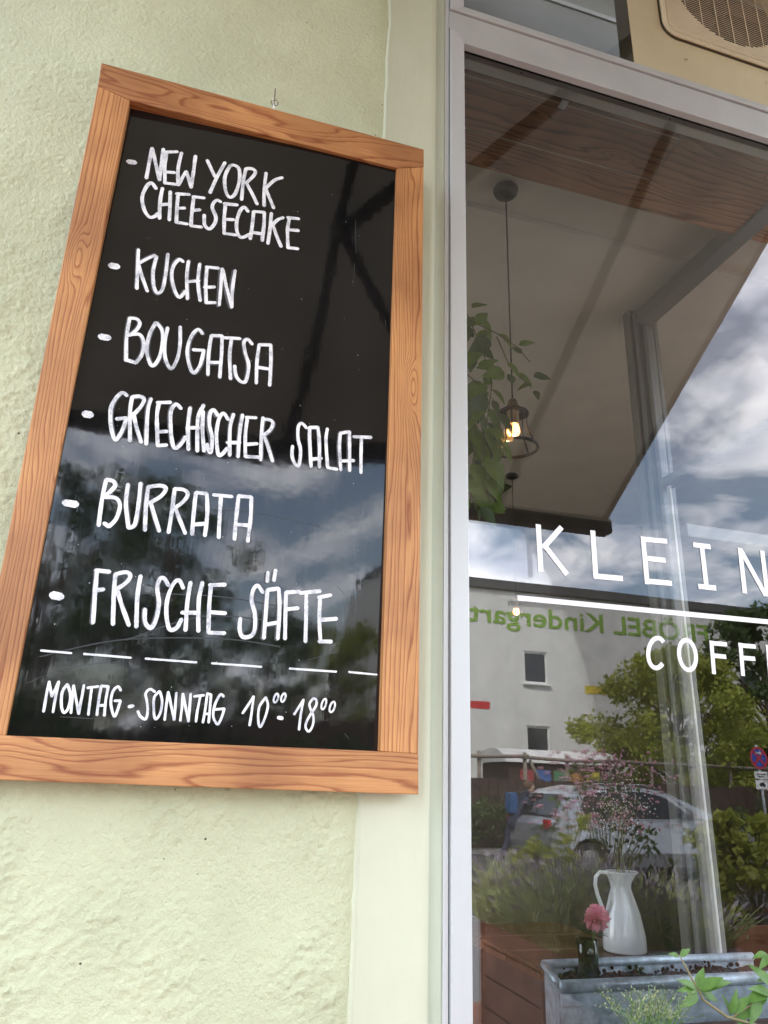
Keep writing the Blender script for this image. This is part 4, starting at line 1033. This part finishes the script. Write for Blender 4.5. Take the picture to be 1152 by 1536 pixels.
# text origin: on the far wall, seen from +y looking to -y: x axis of the writing points to -x
tK = mir(905, 952, 29)                     # K's left edge in the real reading direction
base = mir(905, 949, 29).z; top = mir(905, 922, 29).z
sz = (top - base)/.70
probe = text_mesh('Kindergart', sz); wK = max(v.co.x for v in probe.vertices) - min(v.co.x for v in probe.vertices); bpy.data.meshes.remove(probe)
want = tK.x - mir(703, 945, 29).x
sxx = want/wK
wr = Matrix(((-1,0,0,0),(0,0,1,0),(0,1,0,0),(0,0,0,1)))
probe = text_mesh('FRÖBEL K', sz); pk = text_mesh('K', sz)
offK = (max(v.co.x for v in probe.vertices) - (max(v.co.x for v in pk.vertices)-min(v.co.x for v in pk.vertices)))*sxx
sg = thing('wall_sign_lettering', 'green painted letters reading FRÖBEL Kindergarten on the building across the street', 'lettering', (tK.x, BY+.02, base))
text_letters('FRÖBEL Kindergarten', sz, Matrix.Translation((tK.x + offK, BY+.015, base)) @ wr, M_green, sg, sxx)

# ---- trees
M_bark = mat('tree_bark', (.10,.075,.05), rough=.95, var=.3, vscale=12, bump=.8, bscale=20)
M_ly = mat('yellow_green_foliage', (.32,.35,.055), rough=.6, var=.4, vscale=1.2, trans=.45)
M_ld = mat('dark_green_foliage', (.075,.12,.03), rough=.6, var=.4, vscale=1.2, trans=.35)
def crown(name, clumps, nleaf, ls, m, parent, flat=.6):
    """leaf-sized faces spread through many small clumps"""
    V, F = [], []
    for (c, r) in clumps:
        c = Vector(c)
        for _ in range(nleaf):
            d = Vector(rng.standard_normal(3)); d.normalize(); d *= r*random.random()**.45; d.z *= flat + .2
            p = c + d; a = Vector(rng.standard_normal(3)).normalized(); b = a.orthogonal().normalized(); s = ls*random.uniform(.6, 1.4)
            k = len(V); V += [p, p+a*s*.5+b*s*.35, p+a*s*1.2, p+a*s*.5-b*s*.35]; F.append((k, k+1, k+2, k+3))
    o = pyd(name, V, F, m, parent); o['kind'] = 'stuff'; return o
def tree(label, base, h, r, m, n, ls, nl, trunk_h=.35, group=None, lean=0, cz=.62):
    t = thing('deciduous_tree', label, 'tree', base, group); b = Vector(base)
    tube('trunk', [b, b+Vector((lean*.3, 0, h*.25)), b+Vector((lean, .1, h*.6)), b+Vector((lean*1.2, .1, h*.85))], [.22*h/8, .17*h/8, .09*h/8, .03*h/8], M_bark, t, 8)
    cl = []; bmn = bmesh.new()
    for i in range(n):
        u = random.random(); ang = random.uniform(0, 6.283); zz = h*(trunk_h + (1-trunk_h)*u)
        rr = r*math.sqrt(max(.04, 1-((u-.42)/.60)**2))*random.uniform(.35, 1.05)
        c = b + Vector((lean + rr*math.cos(ang), rr*math.sin(ang), zz)); cl.append((c, r*random.uniform(.12, .24)))
        if i % 3 == 0:
            s = b + Vector((lean*u, .1*u, h*(trunk_h*.6 + (1-trunk_h)*u*.7)))
            tube_into(bmn, [s, s.lerp(c, .5)+Vector((0,0,.2)), c], [.05*h/8, .03*h/8, .01*h/8], 5, False)
    bo_ = obm('branches', bmn, M_bark, t)
    crown('crown', cl, nl, ls, m, t); return t
p = mir(1025, 1200, 22); tree('yellow green leafy tree across the street, right of the green wall letters', (p.x, p.y, 0), 5.9, 3.1, M_ly, 120, .13, 190, .2)
p = mir(1150, 1200, 24); tree('taller dark green tree at the right edge of the reflected street', (p.x+.6, p.y, 0), 8.4, 2.7, M_ld, 95, .15, 170, .15)
for i, (px, Y, hh, rr, mm_, lab) in enumerate((
     (40, 15, 6.6, 2.6, M_ld, 'dark street tree farthest left of those mirrored in the chalkboard'),
     (230, 19, 7.6, 3.2, M_ld, 'broad dark tree mirrored in the middle of the chalkboard'),
     (430, 24, 5.6, 2.6, M_ld, 'loose green tree mirrored behind the lower right lines of the chalkboard'),
     (560, 26, 5.4, 2.2, M_ly, 'small yellow green tree mirrored at the right edge of the chalkboard'))):
    q = mir(px, 1150, Y); tree(lab, (q.x, q.y, 0), hh, rr, mm_, 55, .15, 110, .12)

# ---- rail fence, dark board fence and hedge behind the cars
M_rail = mat('grey_rustic_wood', (.20,.165,.13), rough=.9, var=.3, vscale=9)
M_darkf = mat('dark_brown_board', (.055,.032,.022), rough=.8, var=.3)
fy = -(19.5-Yv)
fence = thing('rustic_rail_fence', 'rustic grey pole fence with slanting struts running along the far side of the street', 'fence', (12, fy, 0))
zr = mz(800, 1137, 19.5)
xs_ = np.arange(4.5, 26, 1.35)
for i, x in enumerate(xs_):
    tube('post', [(x, fy, 0), (x+random.uniform(-.05,.05), fy, zr+.15)], .055, M_rail, fence, 7)
    if i % 2 == 0: tube('strut', [(x+.15, fy+.02, zr-.05), (x+.60, fy+.02, zr-.95)], .045, M_rail, fence, 7)
for i in range(0, len(xs_)-2, 2):
    tube('rail', [(xs_[i]-.1, fy+.07, zr+.02), (xs_[i+1], fy+.07, zr-.02+random.uniform(-.03,.03)), (xs_[i+2]+.1, fy+.07, zr+random.uniform(-.03,.05))], .05, M_rail, fence, 7)
bf = thing('board_fence', 'dark brown vertical board fence below the pole fence behind the parked car', 'fence', (12, fy+.5, 0))
zb2 = mz(800, 1170, 19)
for i in range(120): box('board', -6+i*.27, -6+i*.27+.255, fy+.5, fy+.53, .05, zb2+random.uniform(-.03,.03), M_darkf, bf)
hedge = crown('hedge', [((random.uniform(-8, 26), fy+.9+random.uniform(-.3,.3), random.uniform(.2, zb2-.55)), .45) for _ in range(260)], 70, .09, M_ld, None); hedge['kind'] = 'stuff'; hedge['label'] = 'dark green hedge and creepers growing over the board fence'; hedge['category'] = 'hedge'

# ---- old wagon with a rounded pale roof
wa, wb_ = mir(757, 1125, 21), mir(932, 1165, 21)
wag = thing('garden_wagon', 'old garden wagon with a rounded pale roof behind the pole fence', 'wagon', ((wa.x+wb_.x)/2, wa.y, 0))
wx0, wx1, wy = wa.x, wb_.x, wa.y; wz = mz(840, 1140, 21)
rf = []; 
for k in range(11):
    a = math.pi*k/10; rf.append((wx0, wy-1.0-1.05*math.cos(a), wz-.10+.42*math.sin(a)))
prism('roof', rf, (wx1-wx0, 0, 0), mat('pale_weathered_roof', (.55,.53,.50), rough=.8, var=.2, vscale=2), wag)
box('body', wx0+.15, wx1-.15, wy-1.95, wy-.06, .7, wz-.12, M_darkf, wag)
for k, c in enumerate(((.30,.05,.05),(.06,.12,.30),(.08,.20,.10),(.55,.25,.03),(.5,.4,.05))):
    box('coloured_panel', wx0+.5+k*.55, wx0+.95+k*.55, wy-.055, wy-.03, wz-.75, wz-.30, mat('wagon_paint_%d' % k, c), wag)
for k in (0, 1):
    for yy in (wy-.1, wy-1.9):
        bm = bmesh.new(); bmesh.ops.create_cone(bm, cap_ends=True, segments=20, radius1=.38, radius2=.38, depth=.1, matrix=Matrix.Translation((wx0+.7+k*(wx1-wx0-1.4), yy, .38)) @ Matrix.Rotation(math.pi/2, 4, 'X')); obm('wheel', bm, M_black, wag)

# ---- cars
M_glasscar = mat('tinted_car_glass', (.015,.018,.02), rough=.04)
M_tyre = mat('tyre_rubber', (.02,.02,.02), rough=.85); M_rim = mat('alloy_rim', (.5,.5,.5), rough=.3, metal=.8)
def car(label, x0, y0, paint, scale=1.0, group=None):
    """tail at x0, nose towards +x, near side at y0"""
    t = thing('parked_car', label, 'car', (x0+2.2, y0-.9, 0), group); W = 1.80; s = scale
    prof = [(.05,.42),(.0,.62),(.03,.95),(.20,1.08),(.46,1.46),(.62,1.56),(1.1,1.655),(2.0,1.66),(2.6,1.58),(3.35,1.08),(4.1,.96),(4.4,.80),(4.45,.45),(4.3,.28)]
    bot = [(4.3,.28),(3.95,.26),(3.9,.50),(3.78,.66),(3.6,.74),(3.4,.74),(3.22,.66),(3.1,.50),(3.05,.26),(1.25,.26),(1.2,.50),(1.08,.66),(.9,.74),(.7,.74),(.52,.66),(.4,.50),(.35,.28),(.05,.42)]
    pts = prof + bot[1:-1]
    def yi(z): return 0.0 if z < .95 else (z-.95)**1.15*.36
    bm = bmesh.new(); secs = []
    for sgn in (0, 1):
        secs.append([bm.verts.new((x0+x*s, (y0 - yi(z)*s - (0.03 if z < .5 else 0)) if sgn == 0 else (y0-W*s+yi(z)*s+(0.03 if z < .5 else 0)), z*s)) for x, z in pts])
    n = len(pts)
    for i in range(n): bm.faces.new((secs[0][i], secs[1][i], secs[1][(i+1) % n], secs[0][(i+1) % n]))
    fa = bm.faces.new(secs[0]); fb = bm.faces.new(secs[1][::-1]); bmesh.ops.triangulate(bm, faces=[fa, fb]); bmesh.ops.recalc_face_normals(bm, faces=bm.faces[:])
    obm('body', bm, paint, t)
    def side_win(a, name='side_window'):
        for sgn in (0, 1):
            q = [((x0+x*s), (y0-yi(z)*s+.006) if sgn == 0 else (y0-W*s+yi(z)*s-.006), z*s) for x, z in a]
            prism(name, q, (0, -.01 if sgn == 0 else .01, 0), M_glasscar, t)
    side_win([(.80,1.13),(.72,1.30),(.82,1.47),(1.18,1.55),(1.62,1.57),(1.62,1.12)]); side_win([(1.72,1.12),(1.72,1.57),(2.15,1.56),(2.55,1.49),(3.12,1.12)])
    prism('rear_window', [(x0+.20*s, y0-.22*s, 1.10*s), (x0+.20*s, y0-(W-.22)*s, 1.10*s), (x0+.50*s, y0-(W-.33)*s, 1.47*s), (x0+.50*s, y0-.33*s, 1.47*s)], (-.022,0,.015), M_glasscar, t)
    prism('windscreen', [(x0+3.28*s, y0-.25*s, 1.12*s), (x0+3.28*s, y0-(W-.25)*s, 1.12*s), (x0+2.66*s, y0-(W-.36)*s, 1.54*s), (x0+2.66*s, y0-.36*s, 1.54*s)], (.02,0,.02), M_glasscar, t)
    for xw in (.8, 3.5):
        for yy in (y0-.12, y0-W*s+.12):
            bm = bmesh.new(); bmesh.ops.create_cone(bm, cap_ends=True, segments=24, radius1=.34*s, radius2=.34*s, depth=.22, matrix=Matrix.Translation((x0+xw*s, yy, .34*s)) @ Matrix.Rotation(math.pi/2, 4, 'X')); wo = obm('wheel', bm, M_tyre, t)
            bm = bmesh.new(); bmesh.ops.create_cone(bm, cap_ends=True, segments=24, radius1=.22*s, radius2=.22*s, depth=.235, matrix=Matrix.Translation((x0+xw*s, yy, .34*s)) @ Matrix.Rotation(math.pi/2, 4, 'X')); obm('rim', bm, M_rim, wo)
    for xh in (1.45, 2.55): box('door_handle', x0+xh*s, x0+(xh+.2)*s, y0+.002, y0+.03, .98*s, 1.01*s, M_chrome, t, .004)
    tube('roof_rail', [(x0+.9*s, y0-.30*s, 1.66*s), (x0+1.2*s, y0-.30*s, 1.70*s), (x0+2.2*s, y0-.30*s, 1.70*s), (x0+2.6*s, y0-.30*s, 1.62*s)], .014, M_chrome, t)
    for yy in (y0-.16, y0-W*s+.16): box('tail_light', x0-.01, x0+.05, yy-.10, yy+.10, .90*s, 1.05*s, mat('red_tail_light', (.4,.02,.02), rough=.2), t)
    box('wing_mirror', x0+2.95*s, x0+3.1*s, y0+.01, y0+.16, 1.08*s, 1.22*s, paint, t, .02)
    return t
cx = mir(826, 1250, 12.9)
car('silver estate car parked across the road, mirrored above the lavender', cx.x, cx.y, mat('silver_car_paint', (.40,.41,.43), rough=.25, metal=.6, var=.03, coat=.6), 1.0)
# ---- no stopping sign
spz = mir(1139, 1136, 14)
sign = thing('no_stopping_sign', 'round blue no stopping sign with red rim and red cross on a grey pole', 'road sign', (spz.x, spz.y, 0))
tube('pole', [(spz.x, spz.y-.03, 0), (spz.x, spz.y-.03, spz.z+.28)], .03, mat('galvanised_pole', (.4,.4,.4), rough=.5, metal=.5), sign, 10)
def disc(name, r, r2, yo, m, par, cz=0):
    c = Vector((spz.x, spz.y+yo, spz.z+cz)); n = 40; vs = []
    o_ = [(c.x+r*math.cos(a), c.z+r*math.sin(a)) for a in [2*math.pi*k/n for k in range(n)]]
    if r2 <= 0: return prism(name, [(x, c.y, z) for x, z in o_], (0, -.004, 0), m, par)
    i_ = [(c.x+r2*math.cos(a), c.z+r2*math.sin(a)) for a in [2*math.pi*k/n for k in range(n)]]
    return ring(name, o_, i_, c.y, c.y-.003, m, par)
rs = .23
M_sred, M_sblue, M_swhite = mat('sign_red', (.55,.02,.03), rough=.4, var=.03), mat('sign_blue', (.02,.07,.38), rough=.4, var=.03), mat('sign_white', (.75,.75,.75), rough=.4, var=.03)
disc('sign_face', rs, 0, .0, M_sblue, sign); disc('red_rim', rs+.001, rs*.82, .004, M_sred, sign)
for sgn in (1, -1):
    a = Vector((sgn*.7071, 0, .7071)); b = Vector((-a.z, 0, a.x)); c = Vector((spz.x, spz.y+.0055+.0008*sgn, spz.z)); l_, h_ = rs*.80, rs*.10
    prism('cross_bar', [c-a*l_-b*h_, c+a*l_-b*h_, c+a*l_+b*h_, c-a*l_+b*h_], (0,-.002,0), M_sred, sign)
c = Vector((spz.x, spz.y+.0085, spz.z+rs*.48))
prism('white_arrow', [c+Vector((x*rs, 0, z*rs)) for x, z in ((.32,0),(.10,.2),(.10,.07),(-.30,.07),(-.30,-.07),(.10,-.07),(.10,-.2))], (0,-.002,0), M_swhite, sign)
zq = spz.z - rs - .05
p1 = box('supplementary_plate', spz.x-.17, spz.x+.17, spz.y-.004, spz.y, zq-.16, zq, M_swhite, sign, .004)
p2_ = box('supplementary_plate', spz.x-.17, spz.x+.17, spz.y-.004, spz.y, zq-.37, zq-.18, M_swhite, sign, .004)
box('car_symbol', spz.x-.07, spz.x+.07, spz.y+.001, spz.y+.003, zq-.31, zq-.26, M_black, p2_); box('car_symbol', spz.x-.045, spz.x+.045, spz.y+.001, spz.y+.003, zq-.2595, zq-.23, M_black, p2_)
box('plate_line', spz.x-.12, spz.x+.12, spz.y+.001, spz.y+.003, zq-.07, zq-.05, M_black, p1); box('plate_line', spz.x-.10, spz.x+.10, spz.y+.001, spz.y+.003, zq-.12, zq-.10, M_black, p1)

# ---- cyclist-like walker with a blue backpack beside the car
pb = mir(771, 1225, 14.5)
person = thing('person', 'person in dark clothes with a light blue backpack bending forward beside the silver car', 'person', (pb.x, pb.y, 0))
def skin_body(name, joints, edges, radii, m, parent):
    me = bpy.data.meshes.new(name); me.from_pydata(joints, edges, []); o = bpy.data.objects.new(name, me); COL.objects.link(o)
    md = o.modifiers.new('s', 'SKIN'); me.skin_vertices.new() if not me.skin_vertices else None
    for v, r in zip(me.skin_vertices[0].data, radii): v.radius = r
    me.skin_vertices[0].data[0].use_root = True
    sb = o.modifiers.new('d', 'SUBSURF'); sb.levels = 2; sb.render_levels = 2
    dg = bpy.context.evaluated_depsgraph_get(); dg.update(); nm = bpy.data.meshes.new_from_object(o.evaluated_get(dg)); bpy.data.objects.remove(o)
    nm.materials.clear(); nm.transform(Matrix.Translation(wl(parent))); return link(name, nm, m, parent, True)
J = [(0,0,.92),(.06,0,1.12),(.20,0,1.32),(.27,0,1.43),(.34,0,1.55),(-.02,.10,.88),(.12,.11,.50),(-.05,.11,.08),(.07,.12,.05),(-.02,-.10,.88),(-.10,-.11,.50),(-.34,-.11,.12),(-.22,-.12,.05),
     (.20,.19,1.33),(.32,.24,1.08),(.46,.20,.90),(.20,-.19,1.33),(.16,-.24,1.06),(.30,-.22,.86)]
Ed = [(0,1),(1,2),(2,3),(3,4),(0,5),(5,6),(6,7),(7,8),(0,9),(9,10),(10,11),(11,12),(2,13),(13,14),(14,15),(2,16),(16,17),(17,18)]
rd = [(.15,.13),(.14,.12),(.16,.12),(.055,.055),(.10,.10),(.10,.10),(.07,.07),(.045,.045),(.04,.03),(.10,.10),(.07,.07),(.045,.045),(.04,.03),(.065,.065),(.05,.05),(.035,.035),(.065,.065),(.05,.05),(.035,.035)]
skin_body('body', J, Ed, rd, mat('dark_clothing', (.03,.035,.06), rough=.9), person)
pl = person.location
sph('head', pl+Vector((.36,0,1.58)), .105, mat('skin', (.45,.28,.2), rough=.6), person, 16, (.95,.85,1.15)); sph('hair', pl+Vector((.335,0,1.615)), .11, mat('brown_hair', (.12,.07,.04), rough=.9), person, 14, (.95,.9,1.0))
bpk = box('backpack', pl.x-.13, pl.x+.05, pl.y-.14, pl.y+.14, 1.08, 1.48, mat('light_blue_fabric', (.025,.08,.19), rough=.8), person, .06)
for sgn in (-1, 1): tube('shoulder_strap', [pl+Vector((.04,sgn*.11,1.46)), pl+Vector((.22,sgn*.13,1.50)), pl+Vector((.30,sgn*.13,1.38)), pl+Vector((.14,sgn*.15,1.16))], .018, M_black, bpk, 6)

# ================================================================== TERRACE PLANTERS (reflected)
ztop = EYE.z - .75
def planter(label, x0, x1, y0, y1, zt, nb=5):
    """y0 nearer to the window"""
    t = thing('wooden_planter', label, 'planter', ((x0+x1)/2, (y0+y1)/2, .096), 'wooden planters round the terrace')
    h = (zt-.10)/nb
    for k in range(nb):
        z0, z1 = .10+k*h+.004, .10+(k+1)*h-.004
        box('board', x0, x1, y0-.024, y0, z0, z1, M_deckw, t, .003); box('board', x0, x1, y1, y1+.024, z0, z1, M_deckw, t, .003)
        box('board', x0-.0005, x0+.024, y1+.0245, y0-.0245, z0, z1, M_deckw, t, .003); box('board', x1-.024, x1+.0005, y1+.0245, y0-.0245, z0, z1, M_deckw, t, .003)
    box('corner_post', x0-.012, x0+.03, y0-.03, y0+.008, .098, zt+.004, M_deckw, t, .003); box('corner_post', x0-.012, x0+.03, y1-.008, y1+.03, .098, zt+.004, M_deckw, t, .003)
    box('soil', x0+.025, x1-.025, y1+.025, y0-.025, .11, zt-.03, M_soil, t)
    return t
planter('long red brown wooden planter full of lavender, mirrored in the lower left of the glass', 2.05, 3.12, -2.66, -3.55, ztop)
planter('wooden planter with leafy plants at the right end of the terrace, beyond the lavender', 3.30, 4.6, -3.0, -3.6, EYE.z-.75)
# lavender: many grey green stems with small heads
M_lav = mat('lavender_stem', (.46,.50,.23), rough=.9, var=.3, vscale=20, trans=.2); M_lavh = mat('lavender_head', (.30,.26,.30), rough=.9, var=.35, vscale=20)
lav = thing('lavender_bed', 'grey green lavender and low herbs overflowing the long wooden planter', 'plants', (3.0, -3.1, ztop)); 
V, F, V2_, F2 = [], [], [], []
for i in range(6500):
    x = random.uniform(2.02, 3.08); y = random.uniform(-3.6, -2.6); hgt = random.uniform(.16, .42)*(1 if x < 2.8 else .7)*(.75+.5*mnoise.noise(Vector((x*3.1, y*3.1, 2))))
    b = Vector((x, y, ztop-.03)); tp = b + Vector((random.gauss(0,.10), random.gauss(0,.10), hgt)); wv = Vector((random.uniform(-1,1), random.uniform(-1,1), 0)).normalized()*.0055
    k = len(V); V += [b-wv, b+wv, tp+wv*.5, tp-wv*.5]; F.append((k,k+1,k+2,k+3))
    for q in range(2):
        pp = b.lerp(tp, random.uniform(.1,.75)); d = Vector((random.gauss(0,1), random.gauss(0,1), .8)).normalized()*.05; k = len(V); V += [pp, pp+d*.5+wv*1.5, pp+d, pp+d*.5-wv*1.5]; F.append((k,k+1,k+2,k+3))
    if random.random() < .45:
        k = len(V2_); d = (tp-b).normalized()*.035; V2_ += [tp-wv*2.2, tp+wv*2.2, tp+d+wv, tp+d-wv]; F2.append((k,k+1,k+2,k+3))
o = pyd('stems', V, F, M_lav, lav); o['kind'] = 'stuff'; o = pyd('flower_heads', V2_, F2, M_lavh, lav); o['kind'] = 'stuff'
def shrub(name, label, cat, c, rx, rz, n, nl, ls, m, flowers=None, par=None):
    t = thing(name, label, cat, c); cl = []
    bmn = bmesh.new()
    for i in range(n):
        q = Vector(c) + Vector((random.gauss(0, rx*.5), random.gauss(0, rx*.35), rz*random.random()**.8)); cl.append((q, rx*.22))
        tube_into(bmn, [Vector(c), Vector(c).lerp(q, .5)+Vector((0,0,.03)), q], .004, 4, False)
    obm('stems', bmn, M_vstem, t)
    crown('leaves', cl, nl, ls, m, t)
    if flowers:
        bm = bmesh.new()
        for i in range(flowers[1]):
            q = Vector(c) + Vector((random.gauss(0, rx*.5), random.gauss(0, rx*.4), rz*(.55+.55*random.random())))
            bmesh.ops.create_icosphere(bm, subdivisions=1, radius=random.uniform(.006,.013), matrix=Matrix.Translation(q))
        f = obm('blossoms', bm, flowers[0], t); f['kind'] = 'stuff'
    return t
q = mir(905, 1215, 4.6); shrub('flowering_bush', 'airy bush covered in tiny pink blossoms mirrored above the silver car', 'bush', (q.x, q.y, ztop-.02), .42, q.z-ztop+.30, 34, 16, .035, M_ld, (M_pinkb, 480))
q = mir(835, 1255, 4.3); shrub('herb_bush', 'small green leafy bush rising out of the lavender', 'bush', (q.x, q.y, ztop-.02), .22, .58, 20, 22, .032, M_ly)
q = mir(1120, 1390, 3.2)
shrub('leafy_plant', 'upright leafy plant in the right hand planter', 'plant', (3.85, -3.3, EYE.z-.79), .34, .60, 30, 36, .055, M_ly); shrub('leafy_plant', 'second leafy plant in the right hand planter, behind the first', 'plant', (4.3, -3.35, EYE.z-.79), .32, .62, 30, 36, .055, M_ly)
shrub('grassy_plant', 'low bright green plant at the left end of the right hand planter', 'plant', (3.45, -3.2, EYE.z-.79), .16, .16, 18, 50, .035, M_ly)

# ================================================================== ZINC TROUGH just inside the window
yfr = .40
fr_ = P(840, 1470, yfr)
zx0 = fr_.x; zz = fr_.z
ybk = PZ(900, 1441, zz).y
zinc = thing('zinc_trough', 'galvanised zinc planting trough with a rolled rim just behind the lower window glass', 'planter', (.9, .5, zz-.22))
zx1 = 1.40; zxb = PZ(806, 1439, zz).x
box('front_panel', zx0, zx1, yfr, yfr+.003, zz-.24, zz-.006, M_zinc, zinc); box('back_panel', zxb, zx1, ybk-.003, ybk, zz-.24, zz-.004, M_zinc, zinc)
prism('end_panel', [(zx0, yfr+.0032, zz-.24), (zxb, ybk-.0032, zz-.24), (zxb, ybk-.0032, zz-.004), (zx0, yfr+.0032, zz-.006)], (-.003, 0, 0), M_zinc, zinc); box('base_panel', max(zx0, zxb), zx1, yfr+.0035, ybk-.0035, zz-.24, zz-.236, M_zinc, zinc)
tube('rolled_rim', [(zx0-.004, yfr-.006, zz-.010), (zx1, yfr-.006, zz-.010)], .0115, M_zinc, zinc, 16)
tube('rolled_rim', [(zxb-.004, ybk, zz-.003), (zx1, ybk, zz-.003)], .009, M_zinc, zinc, 12)
tube('rolled_rim', [(zx0-.003, yfr, zz-.006), (zxb-.003, ybk, zz-.003)], .007, M_zinc, zinc, 12)
box('front_fold', zx0, zx1, yfr-.004, yfr-.0002, zz-.045, zz-.024, M_zinc, zinc, .0005)
box('trough_shelf', .55, 1.405, .303, .64, zz-.265, zz-.2405, M_table, cafe, .002)
# soil with crumbs
nx_, ny_ = 120, 12; vs = []; fs = []
for j in range(ny_+1):
    for i in range(nx_+1):
        xa_ = zx0+(zxb-zx0)*j/ny_+.002; x = xa_+(zx1-xa_-.002)*i/nx_; y = yfr+.004+(ybk-yfr-.008)*j/ny_
        vs.append((x, y, zz-.026+.016*mnoise.noise(Vector((x*18, y*18, 1)))+.005*mnoise.noise(Vector((x*90, y*90, 4)))))
for j in range(ny_):
    for i in range(nx_): a = j*(nx_+1)+i; fs.append((a, a+1, a+nx_+2, a+nx_+1))
soil = pyd('soil', vs, fs, M_soil, zinc)
bm = bmesh.new()
for i in range(260):
    x = random.uniform(max(zx0, zxb)+.01, 1.35); y = random.uniform(yfr+.01, ybk-.006)
    bmesh.ops.create_icosphere(bm, subdivisions=1, radius=random.uniform(.0015,.0055), matrix=Matrix.Translation((x, y, zz-.018+.016*mnoise.noise(Vector((x*18, y*18, 1)))+random.uniform(-.003,.004))))
o = obm('soil_crumbs', bm, M_soil, zinc); o['kind'] = 'stuff'
# small dark vase with a pink bloom
vb = P(884, 1468, yfr+.035); vt_ = P(890, 1408, yfr+.035)
vase = thing('dark_glass_vase', 'small dark glass vase with one pink bloom standing in the zinc trough', 'vase', tuple(vb))
hv = vt_.z - vb.z
lathe('body', [(0,.0),(.019,0),(.0205,.004),(.0205,hv*.6),(.0225,hv),(.0205,hv),(.0185,hv*.5),(0,.009)], vb, mat('dark_green_glass', (.012,.02,.012), rough=.06, coat=.3), vase, 24)
fl = thing('pink_bloom', 'ruffled bright pink flower head in the dark glass vase', 'flower', tuple(vt_))
fc = P(895, 1378, yfr+.035)
tube('stem', [vb+Vector((0,0,.01)), vt_, fc], .002, mat('green_stem', (.06,.12,.03)), fl, 6)
M_petal = mat('coral_pink_petal', (1,.30,.42), rough=.5, var=.25, vscale=90, trans=.25)
pet = leaf_mesh('petal', .015, .017, .6, -.35, M_petal)
for i in range(260):
    d = Vector((random.gauss(0,1), random.gauss(0,1), random.gauss(.35,.9))).normalized(); place_leaf(pet, fl, fc + d*random.uniform(.005,.015), d+Vector((random.gauss(0,.5),random.gauss(0,.5),random.gauss(0,.5))), Vector((random.random(), random.random(), 1)), random.uniform(.7,1.25), 'petal')
lfd = leaf_mesh('bloom_leaf', .034, .014, .3, .4, M_ld)
for i in range(6): a = i*1.05; place_leaf(lfd, fl, vt_+Vector((0,0,.004)), Vector((math.cos(a), math.sin(a), .5)), Vector((0,0,1)), 1)
# green creeper shoot in front at the lower right
M_gl = mat('fresh_green_leaf', (.13,.25,.05), rough=.4, var=.3, vscale=40, trans=.35)
ys_ = -.10
wbx = thing('window_box', 'reddish wooden box below the lower right of the window, holding grass and creeper', 'planter', (1.0, -.12, 1.1))
wt = P(1150, 1536, -.045).z
box('front_board', .70, 1.5, -.212, -.196, wt-.20, wt, M_deckw, wbx, .002); box('back_board', .70, 1.5, -.052, -.036, wt-.20, wt-.004, M_deckw, wbx, .002)
box('end_board', .684, .6995, -.212, -.036, wt-.20, wt-.002, M_deckw, wbx, .002); box('soil', .7005, 1.5, -.1955, -.0525, wt-.19, wt-.02, M_soil, wbx)
shoot = thing('leafy_shoot', 'fresh green creeper shoot with pointed leaves rising in front of the zinc trough', 'plant', tuple(P(1100, 1540, ys_)))
def S2(px, py, dy=0): return P(px, py, ys_+dy)
tube('stem', [S2(1160,1545), S2(1090,1525), S2(1055,1500), S2(1038,1468), S2(1022,1438), S2(1018,1432)], [.0020,.0019,.0017,.0014,.0010,.0006], mat('pale_shoot_stem', (.25,.20,.10)), shoot, 6)
tube('stem', [S2(1160,1490), S2(1130,1505), S2(1095,1528)], [.0010,.0013,.0015], mat('pale_shoot_stem', (.25,.20,.10)), shoot, 6)
sl_ = leaf_mesh('shoot_leaf', .038, .016, .25, .25, M_gl)
for px, py, an, sc in ((1020,1434,25,.55),(1018,1434,165,.5),(1022,1436,60,.4),(1046,1484,10,1.0),(1048,1484,30,1.1),(1045,1482,60,.9),(1046,1486,175,.9),(1044,1482,150,.8),(1050,1488,-15,1.15),(1046,1490,200,1.0),(1052,1486,-40,.9),(1062,1478,10,1.0),
     (1095,1520,70,.9),(1098,1520,40,1.0),(1100,1524,10,1.0),(1096,1524,110,.8),(1102,1530,-20,1.0),(1152,1488,190,1.2),(1158,1492,160,1.2),(1150,1490,215,1.1),(1155,1470,170,.8),(1150,1430,185,.7),(1155,1432,210,.8),(1160,1480,140,1.1),(1140,1500,230,1.0)):
    a = R(an+random.uniform(-8,8)); place_leaf(sl_, shoot, S2(px, py, random.uniform(-.01,.01)), Vector((math.cos(a), random.uniform(-.4,.2), math.sin(a))), Vector((random.uniform(-.4,.4), -.8, random.uniform(.3,1))), sc*.95)
grass = thing('flowering_grass', 'fine pale flowering grass with loose seed heads in front of the zinc trough', 'grass', tuple(S2(980, 1540)))
V, F = [], []
bmn = bmesh.new()
for i in range(75):
    bx_, by_ = random.uniform(940, 1015), 1545; tx, ty = bx_ + random.gauss(0, 26), random.uniform(1478, 1528)
    a, b = S2(bx_, by_, random.uniform(-.02,.02)), S2(tx, ty, random.uniform(-.02,.02)); tube_into(bmn, [a, a.lerp(b,.5)+Vector((random.gauss(0,.003),0,.002)), b], .0004, 3, False)
    for q in range(14):
        p_ = a.lerp(b, random.uniform(.55, 1.05)) + Vector((random.gauss(0,.004), random.gauss(0,.003), random.gauss(0,.003))); d = Vector((random.gauss(0,1), random.gauss(0,1), 1)).normalized()*.0028; wv = Vector((.0008,0,0)); k = len(V); V += [p_, p_+d*.5+wv, p_+d, p_+d*.5-wv]; F.append((k,k+1,k+2,k+3))
o = obm('blades', bmn, M_gl, grass); o['kind'] = 'stuff'
o = pyd('seed_heads', V, F, mat('pale_green_seed', (.42,.45,.22), rough=.8, trans=.3), grass); o['kind'] = 'stuff'
